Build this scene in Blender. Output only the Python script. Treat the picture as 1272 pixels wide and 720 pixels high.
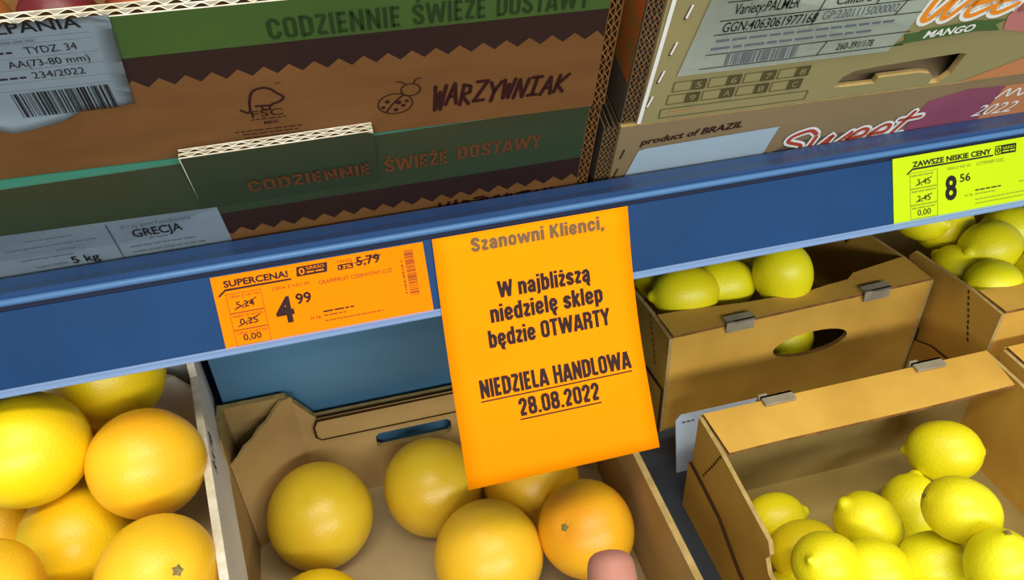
import bpy, bmesh, math, random
from mathutils import Vector, Matrix, Quaternion
random.seed(7)
for o in list(bpy.data.objects): bpy.data.objects.remove(o)
SC = bpy.context.scene
COL = SC.collection
R = math.radians

# ------------------------------------------------------------------ camera, world, lamps, exposure
cam_data = bpy.data.cameras.new('camera')
cam_data.sensor_fit = 'HORIZONTAL'; cam_data.sensor_width = 36.0
cam_data.lens = 990.0 / 1272.0 * 36.0
cam_data.clip_start = 0.01; cam_data.clip_end = 60
cam = bpy.data.objects.new('camera', cam_data); COL.objects.link(cam)
cam.matrix_world = Matrix(((0.96776779, 0.17941462, -0.17673679, -0.0492637),
                           (-0.24905695, 0.57769244, -0.7773301, -0.45584412),
                           (-0.03736488, 0.79629256, 0.6037566, 0.36247219),
                           (0, 0, 0, 1)))
SC.camera = cam
SC.view_settings.view_transform = 'Standard'
SC.view_settings.look = 'None'
SC.view_settings.exposure = -0.06
SC.view_settings.gamma = 1.0
SC.view_settings.use_curve_mapping = False

world = bpy.data.worlds.new('store_air'); SC.world = world
world.use_nodes = True
world.node_tree.nodes['Background'].inputs['Color'].default_value = (0.62, 0.80, 1.0, 1)
world.node_tree.nodes['Background'].inputs['Strength'].default_value = 0.40

def strip_lamp(name, loc, target, sx, sy, power, color):
    ld = bpy.data.lights.new(name, 'AREA'); ld.shape = 'RECTANGLE'; ld.size = sx; ld.size_y = sy
    ld.energy = power; ld.color = color
    o = bpy.data.objects.new(name, ld); COL.objects.link(o); o.location = loc
    o.rotation_euler = (Vector(target) - Vector(loc)).to_track_quat('-Z', 'Y').to_euler()
    return o
strip_lamp('ceiling_strip_light', (0.25, -1.05, 2.1), (0.1, 0.0, -0.1), 2.4, 0.22, 46, (1.0, 0.94, 0.80))
strip_lamp('ceiling_strip_light', (0.2, -3.6, 1.55), (0.0, 0.0, 0.0), 5.0, 0.5, 170, (0.95, 0.97, 1.0))
strip_lamp('ceiling_strip_light', (-0.1, -0.25, 2.2), (0.0, 0.0, 0.0), 2.0, 0.2, 16, (1.0, 0.97, 0.88))

# ------------------------------------------------------------------ materials
def lin(h):
    if isinstance(h, str):
        h = h.lstrip('#'); h = [int(h[i:i+2], 16) / 255 for i in (0, 2, 4)]
    return tuple(c / 12.92 if c <= 0.04045 else ((c + 0.055) / 1.055) ** 2.4 for c in h) + (1.0,)
def mat(name, c1, c2=None, scale=30, rough=0.6, bump=0.0, bscale=200, stretch=(1, 1, 1), spec=0.4, metal=0.0,
        detail=4, bdist=0.0006, lo=0.35, hi=0.65, coat=0.0, trans=None, sss=0.0):
    m = bpy.data.materials.new(name); m.use_nodes = True
    nt = m.node_tree; b = nt.nodes['Principled BSDF']
    b.inputs['Roughness'].default_value = rough
    b.inputs['Specular IOR Level'].default_value = spec
    b.inputs['Metallic'].default_value = metal
    b.inputs['Coat Weight'].default_value = coat
    if sss:
        b.inputs['Subsurface Weight'].default_value = sss
        b.inputs['Subsurface Radius'].default_value = (0.01, 0.004, 0.002)
        b.inputs['Subsurface Scale'].default_value = 0.4
    if trans is not None: b.inputs['Alpha'].default_value = trans
    tc = nt.nodes.new('ShaderNodeTexCoord'); mp = nt.nodes.new('ShaderNodeMapping')
    mp.inputs['Scale'].default_value = stretch
    nt.links.new(tc.outputs['Object'], mp.inputs['Vector'])
    if c2:
        nz = nt.nodes.new('ShaderNodeTexNoise'); nz.inputs['Scale'].default_value = scale; nz.inputs['Detail'].default_value = detail
        nt.links.new(mp.outputs['Vector'], nz.inputs['Vector'])
        cr = nt.nodes.new('ShaderNodeValToRGB')
        cr.color_ramp.elements[0].position = lo; cr.color_ramp.elements[1].position = hi
        cr.color_ramp.elements[0].color = lin(c1); cr.color_ramp.elements[1].color = lin(c2)
        nt.links.new(nz.outputs['Fac'], cr.inputs['Fac'])
        nt.links.new(cr.outputs['Color'], b.inputs['Base Color'])
    else:
        b.inputs['Base Color'].default_value = lin(c1)
    if bump:
        nb = nt.nodes.new('ShaderNodeTexNoise'); nb.inputs['Scale'].default_value = bscale; nb.inputs['Detail'].default_value = 3
        nt.links.new(mp.outputs['Vector'], nb.inputs['Vector'])
        bp = nt.nodes.new('ShaderNodeBump'); bp.inputs['Strength'].default_value = bump; bp.inputs['Distance'].default_value = bdist
        nt.links.new(nb.outputs['Fac'], bp.inputs['Height']); nt.links.new(bp.outputs['Normal'], b.inputs['Normal'])
    return m
M = {}
M['blue'] = mat('blue_painted_metal', '#284670', '#24406a', 12, 0.42, 0.05, 60)
M['rail'] = mat('blue_plastic_rail', '#163a63', '#12345a', 9, 0.5, 0.04, 40, spec=0.12)
M['bead'] = mat('glossy_blue_bead', '#426a94', None, rough=0.28, spec=0.6)
M['gap'] = mat('dark_rail_groove', '#0b1430', None, rough=0.7)
M['clear'] = mat('clear_plastic_edge', '#8ba6cc', None, rough=0.15, spec=0.6, trans=0.5)
M['floor'] = mat('store_floor_tile', '#8d8a84', '#98958e', 3, 0.5)
M['kraft'] = mat('lemon_box_kraft', '#cfa042', '#bf9038', 14, 0.72, 0.12, 90, stretch=(1, 1, 1), spec=0.25)
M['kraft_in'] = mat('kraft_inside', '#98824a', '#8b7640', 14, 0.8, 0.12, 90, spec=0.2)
M['kraft_mid'] = mat('grapefruit_crate_kraft', '#b3935c', '#a6864d', 12, 0.75, 0.1, 80, spec=0.2)
M['kraft_pale'] = mat('pale_kraft_floor', '#b09b72', '#a48f66', 12, 0.75, 0.1, 80, spec=0.2)
M['kraft_edge'] = mat('kraft_cut_edge', '#b79a60', '#a3874f', 90, 0.85, 0.3, 300, spec=0.1)
M['base'] = mat('shaded_base_shelf_metal', '#3a3f47', '#33373e', 12, 0.5, 0.05, 60)  # shade between the crates is put into this dark shelf colour
M['cut'] = mat('torn_cardboard_edge', '#dfd6c0', '#c6b999', 90, 0.85, 0.3, 300, spec=0.1)
M['brown_edge'] = mat('brown_cut_edge', '#8a6134', '#6e4a26', 90, 0.85, 0.3, 300, spec=0.1)
M['groove'] = mat('dark_crease', '#3a2610', None, rough=0.9, spec=0.1)
M['white_box'] = mat('white_lined_cardboard', '#e6e1d6', '#dbd5c8', 12, 0.6, 0.05, 90)
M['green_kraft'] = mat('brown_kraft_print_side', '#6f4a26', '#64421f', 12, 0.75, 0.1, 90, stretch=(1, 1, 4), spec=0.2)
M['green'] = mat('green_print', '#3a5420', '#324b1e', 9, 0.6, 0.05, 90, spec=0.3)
M['teal_cap'] = mat('lit_teal_fold', '#2f6a58', '#2a5f4c', 6, 0.5, 0.05, 90, spec=0.4)  # brighter teal stands for light caught on the folded top edges
M['fluting'] = mat('brown_fluting_paper', '#4a3318', '#3a2814', 60, 0.9, spec=0.05)
M['teal'] = mat('green_print_with_reflection', '#2f331a', '#26402c', 3, 0.5, 0.05, 90, spec=0.4)  # olive-to-teal mix paints a bluish reflection into the green print
M['brown'] = mat('dark_brown_print', '#2c1a15', '#251512', 9, 0.7, spec=0.2)
M['ink_brown'] = mat('brown_ink', '#2b0d0a', None, rough=0.7, spec=0.2)
M['ink_green'] = mat('dark_green_ink', '#1e3313', None, rough=0.7, spec=0.2)
M['ink_red'] = mat('faded_red_ink', '#5d3418', None, rough=0.7, spec=0.2)
M['ink'] = mat('black_ink', '#15100e', None, rough=0.6, spec=0.2)
M['ink_soft'] = mat('grey_ink', '#5a6066', None, rough=0.6, spec=0.2)
M['ink_orange'] = mat('thin_ink_on_orange', '#8a3c05', None, rough=0.6, spec=0.2)
M['ink_lime'] = mat('thin_ink_on_lime', '#7d8a1c', None, rough=0.6, spec=0.2)
M['ink_notice'] = mat('notice_black_ink', '#2a0d05', None, rough=0.6, spec=0.2)
M['ink_film'] = mat('ink_seen_through_film', '#6a4a1c', None, rough=0.5, spec=0.3)
M['paper_pale'] = mat('greenish_white_label_paper', '#c6cdbb', '#bcc4b2', 7, 0.5, 0.08, 30, spec=0.2)
M['paper'] = mat('white_label_paper', '#a0b0b8', '#96a8b0', 7, 0.45, 0.08, 30, spec=0.4)
M['card'] = mat('pale_blue_card', '#c3d3e6', '#b8c9df', 8, 0.5)
M['orange'] = mat('orange_notice_paper', '#f48d00', '#f28700', 5, 0.7, 0.05, 25, spec=0.05)
M['tag'] = mat('orange_price_tag_paper', '#f07d03', '#ee7803', 6, 0.7, spec=0.03)
M['tag_pale'] = mat('pale_tag_margin', '#f6b87c', None, rough=0.4)
M['lime'] = mat('lime_price_tag_paper', '#afc70c', '#a8c00b', 6, 0.6, spec=0.08)
M['mango'] = mat('mango_box_board', '#8d8356', '#837a50', 6, 0.6, 0.06, 60, spec=0.3)
M['mango_low'] = mat('mango_box_board_tan', '#86714f', '#7c6748', 6, 0.6, 0.06, 60, spec=0.3)
M['mango_side'] = mat('mango_box_grey_side', '#5f5444', '#51473a', 9, 0.7, spec=0.2)
M['mango_art'] = mat('orange_fruit_print', '#b5561e', '#8a6a30', 55, 0.6, spec=0.3)
M['art_orange'] = mat('orange_lettering', '#dd831c', None, rough=0.5)
M['art_red'] = mat('brick_red_lettering', '#a8402a', None, rough=0.5)
M['art_white'] = mat('white_lettering', '#dcdcd2', None, rough=0.5)
M['art_green'] = mat('green_ribbon_print', '#3f5a2c', None, rough=0.5)
M['art_pink'] = mat('pink_print', '#b3705c', '#a8666a', 9, 0.55)
M['art_purple'] = mat('plum_print', '#8c4a5c', '#7c4052', 9, 0.55)
M['art_tan'] = mat('copper_print', '#b77748', None, rough=0.5)
M['box_ink'] = mat('olive_box_ink', '#4b4524', None, rough=0.6)
M['clip'] = mat('grey_cardboard_tab', '#9b9076', '#857a62', 40, 0.7)
M['dark_metal'] = mat('dark_grey_metal', '#3a3d42', None, rough=0.5)
M['skin'] = mat('skin', '#ad7660', '#a26a58', 60, 0.55, 0.1, 400, spec=0.3, sss=0.15)
M['nail'] = mat('finger_nail', '#b98575', None, rough=0.3, spec=0.5)
M['sleeve'] = mat('dark_sleeve_cloth', '#2b2f3a', '#252933', 60, 0.9)
M['calyx'] = mat('fruit_stem_scar', '#8f8346', '#6d5c2c', 300, 0.8)
M['pale_calyx'] = mat('pale_green_stem_scar', '#b8bd7c', '#9ba35e', 300, 0.8)

def citrus(name, c_lo, c_hi, c_red, rough, pore, bump):
    """peel: two mottled tones, a redder flush on one cheek, fine pores"""
    m = bpy.data.materials.new(name); m.use_nodes = True
    nt = m.node_tree; b = nt.nodes['Principled BSDF']; N = nt.nodes.new; K = nt.links.new
    b.inputs['Roughness'].default_value = rough
    b.inputs['Specular IOR Level'].default_value = 0.42
    b.inputs['Subsurface Weight'].default_value = 0.08
    b.inputs['Subsurface Radius'].default_value = (0.01, 0.006, 0.001)
    b.inputs['Subsurface Scale'].default_value = 0.3
    tc = N('ShaderNodeTexCoord'); oi = N('ShaderNodeObjectInfo')
    add = N('ShaderNodeVectorMath'); add.operation = 'ADD'
    mul = N('ShaderNodeMath'); mul.operation = 'MULTIPLY'; mul.inputs[1].default_value = 13.0
    K(oi.outputs['Random'], mul.inputs[0]); K(tc.outputs['Object'], add.inputs[0]); K(mul.outputs[0], add.inputs[1])
    n1 = N('ShaderNodeTexNoise'); n1.inputs['Scale'].default_value = 26; n1.inputs['Detail'].default_value = 3
    K(add.outputs[0], n1.inputs['Vector'])
    cr = N('ShaderNodeValToRGB'); e = cr.color_ramp.elements
    e[0].position = 0.3; e[1].position = 0.7; e[0].color = lin(c_lo); e[1].color = lin(c_hi)
    K(n1.outputs['Fac'], cr.inputs['Fac'])
    n2 = N('ShaderNodeTexNoise'); n2.inputs['Scale'].default_value = 9; n2.inputs['Detail'].default_value = 1
    K(add.outputs[0], n2.inputs['Vector'])
    r2 = N('ShaderNodeValToRGB'); r2.color_ramp.elements[0].position = 0.45; r2.color_ramp.elements[1].position = 0.7
    K(n2.outputs['Fac'], r2.inputs['Fac'])
    mx = N('ShaderNodeMix'); mx.data_type = 'RGBA'
    K(r2.outputs['Color'], mx.inputs['Factor']); K(cr.outputs['Color'], mx.inputs['A']); mx.inputs['B'].default_value = lin(c_red)
    K(mx.outputs['Result'], b.inputs['Base Color'])
    vo = N('ShaderNodeTexVoronoi'); vo.inputs['Scale'].default_value = pore
    K(add.outputs[0], vo.inputs['Vector'])
    bp = N('ShaderNodeBump'); bp.inputs['Strength'].default_value = bump; bp.inputs['Distance'].default_value = 0.0006
    K(vo.outputs['Distance'], bp.inputs['Height']); K(bp.outputs['Normal'], b.inputs['Normal'])
    return m
M['grape'] = citrus('grapefruit_peel', '#e7b91c', '#edc522', '#e6b428', 0.36, 520, 0.22)
M['grape_dull'] = citrus('dull_yellow_peel', '#d2ae20', '#d8b82a', '#cc9a26', 0.34, 520, 0.22)
M['grape_deep'] = citrus('orange_yellow_peel', '#ecb21c', '#f0bd22', '#e79c1a', 0.38, 520, 0.22)
M['grape_lemony'] = citrus('bright_yellow_peel', '#edca0e', '#f0d012', '#ebb412', 0.38, 520, 0.22)
M['lemon'] = citrus('lemon_peel', '#e8dc12', '#ebe118', '#e4d112', 0.4, 420, 0.3)
M['lemon_deep'] = citrus('deeper_lemon_peel', '#e2cf12', '#e6d618', '#dcc014', 0.4, 420, 0.3)
M['peach'] = citrus('nectarine_skin', '#c98a2a', '#8f2a18', '#5e1414', 0.4, 300, 0.05)

# ------------------------------------------------------------------ helpers
def link(name, bm, mats, parent=None, smooth=False):
    me = bpy.data.meshes.new(name); bmesh.ops.recalc_face_normals(bm, faces=bm.faces[:]); bm.to_mesh(me); bm.free()
    for m in (mats if isinstance(mats, (list, tuple)) else [mats]): me.materials.append(M[m])
    if smooth:
        for p in me.polygons: p.use_smooth = True
    o = bpy.data.objects.new(name, me); COL.objects.link(o)
    if parent: o.parent = parent
    return o
def thing(name, label, cat, group=None, loc=(0, 0, 0), matrix=None):
    o = bpy.data.objects.new(name, None); COL.objects.link(o); o.empty_display_size = 0.02
    if matrix is not None: o.matrix_world = matrix
    else: o.location = loc
    tag(o, label, cat, group); return o
def tag(o, label, cat, group=None):
    o['label'] = label; o['category'] = cat
    if group: o['group'] = group
    return o
ID = lambda a, b, c: Vector((a, b, c))
def box(bm, x0, x1, y0, y1, z0, z1, mi=0, f=ID):
    v = [bm.verts.new(f(x, y, z)) for x in (x0, x1) for y in (y0, y1) for z in (z0, z1)]
    for q in ((0, 1, 3, 2), (4, 6, 7, 5), (0, 4, 5, 1), (2, 3, 7, 6), (0, 2, 6, 4), (1, 5, 7, 3)):
        bm.faces.new([v[i] for i in q]).material_index = mi
def plate(bm, outline, holes, y0, y1, mi=0, f=ID, edge_mi=None):
    """extruded flat sheet with holes; outline in (x,z), thickness along y, mapped through f"""
    loops = [outline] + list(holes); em = mi if edge_mi is None else edge_mi
    tmp = bmesh.new(); ed = []
    for lp in loops:
        vs = [tmp.verts.new((p[0], p[1], 0)) for p in lp]
        for i in range(len(vs)): ed.append(tmp.edges.new((vs[i], vs[(i + 1) % len(vs)])))
    bmesh.ops.triangle_fill(tmp, use_beauty=True, edges=ed, use_dissolve=False)
    tmp.verts.index_update()
    pts = [(v.co.x, v.co.y) for v in tmp.verts]; tris = [[v.index for v in fc.verts] for fc in tmp.faces]; tmp.free()
    for y in (y0, y1):
        vv = [bm.verts.new(f(p[0], y, p[1])) for p in pts]
        for t in tris: bm.faces.new([vv[i] for i in t]).material_index = mi
        if y == y0: va = vv
        else: vb = vv
    k = 0
    for lp in loops:
        n = len(lp)
        for i in range(n):
            a, b = k + i, k + (i + 1) % n
            bm.faces.new((va[a], va[b], vb[b], vb[a])).material_index = em
        k += n
def sheet(bm, poly, y, mi=0, f=ID):
    """flat printed shape (ink) at offset y; handles concave outlines"""
    tmp = bmesh.new(); vs = [tmp.verts.new((p[0], p[1], 0)) for p in poly]
    ed = [tmp.edges.new((vs[i], vs[(i + 1) % len(vs)])) for i in range(len(vs))]
    bmesh.ops.triangle_fill(tmp, use_beauty=True, edges=ed, use_dissolve=False); tmp.verts.index_update()
    vv = [bm.verts.new(f(v.co.x, y, v.co.y)) for v in tmp.verts]
    for fc in tmp.faces: bm.faces.new([vv[v.index] for v in fc.verts]).material_index = mi
    tmp.free()
def bar(bm, p, q, w, y, mi=0, f=ID):
    """a straight printed stroke from p to q"""
    d = Vector((q[0] - p[0], q[1] - p[1]))
    if d.length < 1e-7: return
    n = Vector((-d.y, d.x)).normalized() * w / 2
    c = [(p[0] + n.x, p[1] + n.y), (q[0] + n.x, q[1] + n.y), (q[0] - n.x, q[1] - n.y), (p[0] - n.x, p[1] - n.y)]
    bm.faces.new([bm.verts.new(f(a, y, b)) for a, b in c]).material_index = mi
def stroke(bm, pts, w, y, mi=0, f=ID, smooth=False, w2=None, caps=True):
    """brush stroke: mitred ribbon with rounded caps"""
    P = [Vector(p) for p in pts]
    if not smooth and len(P) > 2:      # break the ribbon where it turns sharply
        for i in range(1, len(P) - 1):
            if (P[i] - P[i - 1]).normalized().dot((P[i + 1] - P[i]).normalized()) < 0.35:
                stroke(bm, P[:i + 1], w, y, mi, f, False, w2, caps); stroke(bm, P[i:], w, y - 1e-6, mi, f, False, w2, caps); return
    if smooth and len(P) > 2:
        out = []
        for i in range(len(P) - 1):
            p0 = P[max(i - 1, 0)]; p1 = P[i]; p2 = P[i + 1]; p3 = P[min(i + 2, len(P) - 1)]
            for k in range(6):
                t = k / 6
                out.append(0.5 * ((2 * p1) + (p2 - p0) * t + (2 * p0 - 5 * p1 + 4 * p2 - p3) * t * t + (3 * p1 - p0 - 3 * p2 + p3) * t ** 3))
        out.append(P[-1]); P = out
    n = len(P); L = []; Rr = []
    for i in range(n):
        a = P[max(i - 1, 0)]; b = P[min(i + 1, n - 1)]; d = (b - a)
        if d.length < 1e-9: d = Vector((1, 0))
        d.normalize(); nn = Vector((-d.y, d.x)); ww = w if w2 is None else w + (w2 - w) * i / max(n - 1, 1)
        if 0 < i < n - 1:
            d1 = (P[i] - a).normalized(); c = max(0.5, abs(d1.dot(d))); ww = ww / c
        L.append(P[i] + nn * ww / 2); Rr.append(P[i] - nn * ww / 2)
    lv = [bm.verts.new(f(p.x, y, p.y)) for p in L]; rv = [bm.verts.new(f(p.x, y, p.y)) for p in Rr]
    for i in range(n - 1): bm.faces.new((lv[i], lv[i + 1], rv[i + 1], rv[i])).material_index = mi
    for i, w_ in (((0, w), (n - 1, w if w2 is None else w2)) if caps else ()):
        c = [P[i] + Vector((math.cos(k * math.pi / 4), math.sin(k * math.pi / 4))) * w_ / 2 for k in range(8)]
        bm.faces.new([bm.verts.new(f(p.x, y + 1e-6, p.y)) for p in c]).material_index = mi
_cap = {}
def text(bm, s, x0, x1, z, cap, y, mi=0, f=ID, bold=0.0, shear=0.0, rise=0.0):
    """lettering fitted from x0 to x1 on baseline z (rising by rise towards x1) with capital height cap"""
    def tess(st):
        cu = bpy.data.curves.new('type', 'FONT'); cu.body = st; cu.size = 1.0; cu.offset = bold; cu.shear = shear
        cu.resolution_u = 3
        ob = bpy.data.objects.new('type', cu); COL.objects.link(ob)
        dg = bpy.context.evaluated_depsgraph_get(); dg.update()
        me = bpy.data.meshes.new_from_object(ob.evaluated_get(dg))
        v = [(p.co.x, p.co.y) for p in me.vertices]; fs = [list(p.vertices) for p in me.polygons]
        bpy.data.objects.remove(ob); bpy.data.curves.remove(cu); bpy.data.meshes.remove(me)
        return v, fs
    if bold not in _cap:
        v, _ = tess('H'); _cap[bold] = max(p[1] for p in v) - min(p[1] for p in v)
    v, fs = tess(s)
    if not v: return
    xa = min(p[0] for p in v); xb = max(p[0] for p in v); kx = (x1 - x0) / (xb - xa); kz = cap / _cap[bold]
    vv = [bm.verts.new(f(x0 + (p[0] - xa) * kx, y, z + p[1] * kz + rise * (p[0] - xa) / (xb - xa))) for p in v]
    for q in fs:
        try: bm.faces.new([vv[i] for i in q]).material_index = mi
        except ValueError: pass
def _rr(x0, x1, z0, z1, r):
    return [(x0, z0 + r), (x0, z1 - r), (x0 + r * .3, z1 - r * .3), (x0 + r, z1), (x1 - r, z1), (x1 - r * .3, z1 - r * .3), (x1, z1 - r), (x1, z0 + r), (x1 - r * .3, z0 + r * .3), (x1 - r, z0), (x0 + r, z0), (x0 + r * .3, z0 + r * .3), (x0, z0 + r), (x0, z0 + r + .02)]
_e = [(.1, .37), (.38, .37), (.38, .55), (.30, .67), (.18, .67), (.1, .55), (.1, .2), (.18, .09), (.30, .09), (.38, .18), (.38, .24)]
_a = [[(.38, 0), (.38, .55), (.30, .67), (.19, .67), (.1, .57), (.1, .50)], [(.38, .42), (.20, .38), (.1, .28), (.1, .17), (.18, .09), (.27, .10), (.38, .18)]]
_z = [(.02, .67), (.34, .67), (.06, .09), (.37, .09)]
_S = [(.42, .68), (.42, .80), (.34, .90), (.18, .90), (.1, .80), (.1, .68), (.42, .34), (.42, .2), (.34, .10), (.18, .10), (.1, .2), (.1, .32)]
_D = [(.1, .905), (.30, .905), (.42, .80), (.42, .2), (.30, .095), (.1, .095)]
_Z = [(.02, .905), (.38, .905), (.07, .095), (.41, .095)]
_E = [[(.1, 0), (.1, 1)], [(.1, .905), (.38, .905)], [(.1, .51), (.35, .51)], [(.1, .095), (.38, .095)]]
_og = lambda x: [(x, .06), (x - .05, -.08), (x + .02, -.17), (x + .08, -.15)]
_dot = lambda x, z: [(x, z - .075), (x, z + .075)]
BLOCK = {   # heavy condensed block letters: width, strokes on a capital height of 1
 'S': (.52, [_S]), 'Ś': (.52, [_S, [(.22, 1.08), (.34, 1.22)]]), 'K': (.54, [[(.1, 0), (.1, 1)], [(.46, 1), (.15, .46)], [(.22, .58), (.46, 0)]]),
 'W': (.84, [[(.07, 1), (.22, .02), (.42, .92), (.62, .02), (.77, 1)]]), 'O': (.52, [_rr(.1, .42, .095, .905, .12)]), 'C': (.52, [[(.42, .64), (.42, .78), (.32, .905), (.20, .905), (.1, .78), (.1, .22), (.20, .095), (.32, .095), (.42, .22), (.42, .36)]]),
 'T': (.46, [[(0, .905), (.46, .905)], [(.23, 0), (.23, .9)]]), 'A': (.54, [[(.06, 0), (.24, .96)], [(.30, .96), (.48, 0)], [(.14, .24), (.40, .24)]]),
 'R': (.53, [[(.1, 0), (.1, 1)], [(.1, .905), (.33, .905), (.42, .81), (.42, .60), (.33, .50), (.1, .50)], [(.33, .50), (.43, .38), (.43, 0)]]),
 'Y': (.50, [[(.04, 1), (.25, .44), (.46, 1)], [(.25, .5), (.25, 0)]]), 'N': (.55, [[(.1, 0), (.1, 1)], [(.45, 0), (.45, 1)], [(.1, .92), (.45, .08)]]),
 'I': (.2, [[(.1, 0), (.1, 1)]]), 'E': (.42, _E), 'D': (.52, [[(.1, 0), (.1, 1)], _D]), 'Z': (.44, [_Z]), 'Ż': (.44, [_Z, _dot(.23, 1.14)]), 'L': (.40, [[(.1, 1), (.1, .05)], [(.1, .095), (.38, .095)]]),
 'H': (.54, [[(.1, 0), (.1, 1)], [(.44, 0), (.44, 1)], [(.1, .51), (.44, .51)]]),
 '2': (.50, [[(.1, .66), (.1, .80), (.19, .905), (.31, .905), (.4, .80), (.4, .64), (.1, .13)], [(.06, .095), (.42, .095)]]), '8': (.52, [_rr(.11, .41, .54, .905, .1), _rr(.1, .42, .095, .50, .1)]), '0': (.52, [_rr(.1, .42, .095, .905, .12)]), '.': (.2, [_dot(.1, .08)]),
 ',': (.2, [_dot(.1, .08), [(.1, .02), (.06, -.14)]]), 'z': (.38, [_z]), 'ż': (.38, [_z, _dot(.19, .91)]), 'a': (.48, _a), 'ą': (.48, _a + [_og(.36)]),
 'n': (.48, [[(.1, 0), (.1, .76)], [(.1, .58), (.20, .67), (.30, .67), (.38, .58), (.38, 0)]]), 'o': (.48, [_rr(.1, .38, .09, .67, .11)]), 'w': (.72, [[(.06, .76), (.19, .02), (.36, .70), (.53, .02), (.66, .76)]]),
 'i': (.2, [[(.1, 0), (.1, .76)], _dot(.1, .93)]), 'j': (.22, [[(.12, .76), (.12, -.04), (.02, -.12)], _dot(.12, .93)]), 'l': (.2, [[(.1, 0), (.1, 1)]]),
 'e': (.48, [_e]), 'ę': (.48, [_e, _og(.28)]), 'c': (.47, [[(.38, .46), (.38, .56), (.30, .67), (.18, .67), (.1, .56), (.1, .2), (.18, .09), (.30, .09), (.38, .2), (.38, .30)]]),
 'b': (.48, [[(.1, 0), (.1, 1)], [(.1, .58), (.20, .67), (.30, .67), (.38, .57), (.38, .19), (.30, .09), (.20, .09), (.1, .18)]]), 'd': (.48, [[(.38, 0), (.38, 1)], [(.38, .58), (.28, .67), (.18, .67), (.1, .57), (.1, .19), (.18, .09), (.28, .09), (.38, .18)]]),
 'p': (.48, [[(.1, -.22), (.1, .76)], [(.1, .58), (.20, .67), (.30, .67), (.38, .57), (.38, .19), (.30, .09), (.20, .09), (.1, .18)]]),
 's': (.46, [[(.37, .52), (.37, .58), (.29, .67), (.18, .67), (.1, .58), (.1, .50), (.37, .27), (.37, .18), (.29, .09), (.18, .09), (.1, .18), (.1, .25)]]), 'k': (.46, [[(.1, 0), (.1, 1)], [(.40, .76), (.15, .34)], [(.20, .45), (.40, 0)]]), ' ': (.22, [])}
def block(bm, s, x0, x1, z, cap, y, mi=0, f=ID, w=.19, rise=0.0):
    tot = sum(BLOCK[c][0] for c in s) + .05 * (len(s) - 1); k = (x1 - x0) / tot; x = x0; ww = w * (0.55 * cap + 0.45 * k)
    for i, c in enumerate(s):
        wd, st = BLOCK[c]
        for p in st: stroke(bm, [(x + q[0] * k, z + q[1] * cap + rise * (x - x0) / (x1 - x0)) for q in p], w * k if abs(p[0][0] - p[-1][0]) < 1e-6 and len(p) == 2 else ww, y - 1e-6 * (i % 3), mi, f, caps=False)
        x += (wd + .05) * k
def fine_print(bm, x0, x1, z, h, y, mi=0, f=ID, rise=0.0, seed=1):
    """a line of print too small to read: word-length dashes"""
    rg = random.Random(seed); x = x0
    while x < x1 - h:
        w = min(h * rg.uniform(1.6, 5.0), x1 - x); zz = z + rise * (x - x0) / (x1 - x0)
        bar(bm, (x, zz + h / 2), (x + w, zz + h / 2 + rise * w / (x1 - x0)), h * 0.7, y, mi, f); x += w + h * 0.7
def barcode(bm, x0, x1, z0, z1, y, mi=0, f=ID, n=40, seed=3, vertical=False, slope=0.0):
    rg = random.Random(seed); wts = [rg.choice((1, 1, 1, 2, 3)) for _ in range(n * 2)]; tot = sum(wts)
    L = (z1 - z0) if vertical else (x1 - x0); a = z0 if vertical else x0
    for i, w in enumerate(wts):
        b = a + L * w / tot
        if i % 2 == 0:
            if vertical: pts = [(x0, a), (x1, a), (x1, b), (x0, b)]
            else:
                s0 = slope * (a - x0); s1 = slope * (b - x0)
                pts = [(a, z0 + s0), (b, z0 + s1), (b, z1 + s1), (a, z1 + s0)]
            bm.faces.new([bm.verts.new(f(p, y, q)) for p, q in pts]).material_index = mi
        a = b
def corrugated(bm, a0, a1, c0, c1, b0, layers, lt=0.005, per=0.010, f=ID, mi=0, fmi=1, st=0.0009, phase=0.0, kmi=2):
    """fluted board: liners and sine flutes. a = along the wave, b = thickness, c = along the flutes"""
    for k in range(layers + 1):
        b = b0 + k * lt
        box(bm, a0, a1, b - st / 2, b + st / 2, c0, c1, mi, lambda x, y, z: f(x, y, z))
    n = max(8, int((a1 - a0) / per * 8))
    for k in range(layers):
        bc = b0 + (k + 0.5) * lt; A = lt / 2 - st
        prev = None
        for i in range(n + 1):
            a = a0 + (a1 - a0) * i / n; b = bc + A * math.sin(2 * math.pi * (a - a0) / per + phase + k * 1.3)
            cur = [bm.verts.new(f(a, b + s * st / 2, c)) for s in (-1, 1) for c in (c0, c1)]
            if prev:
                for q in ((0, 1), (2, 3)):
                    bm.faces.new((prev[q[0]], prev[q[1]], cur[q[1]], cur[q[0]])).material_index = kmi
                for q in ((0, 2), (1, 3)):
                    bm.faces.new((prev[q[0]], prev[q[1]], cur[q[1]], cur[q[0]])).material_index = fmi
            prev = cur
def arc(cx, cz, rx, rz, a0, a1, n=12):
    return [(cx + rx * math.cos(R(a0 + (a1 - a0) * i / n)), cz + rz * math.sin(R(a0 + (a1 - a0) * i / n))) for i in range(n + 1)]

# ------------------------------------------------------------------ room and shelving
bm = bmesh.new(); box(bm, -3, 3, -4.5, 1.2, -1.02, -1.0)
link('floor', bm, 'floor')['kind'] = 'structure'

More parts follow.
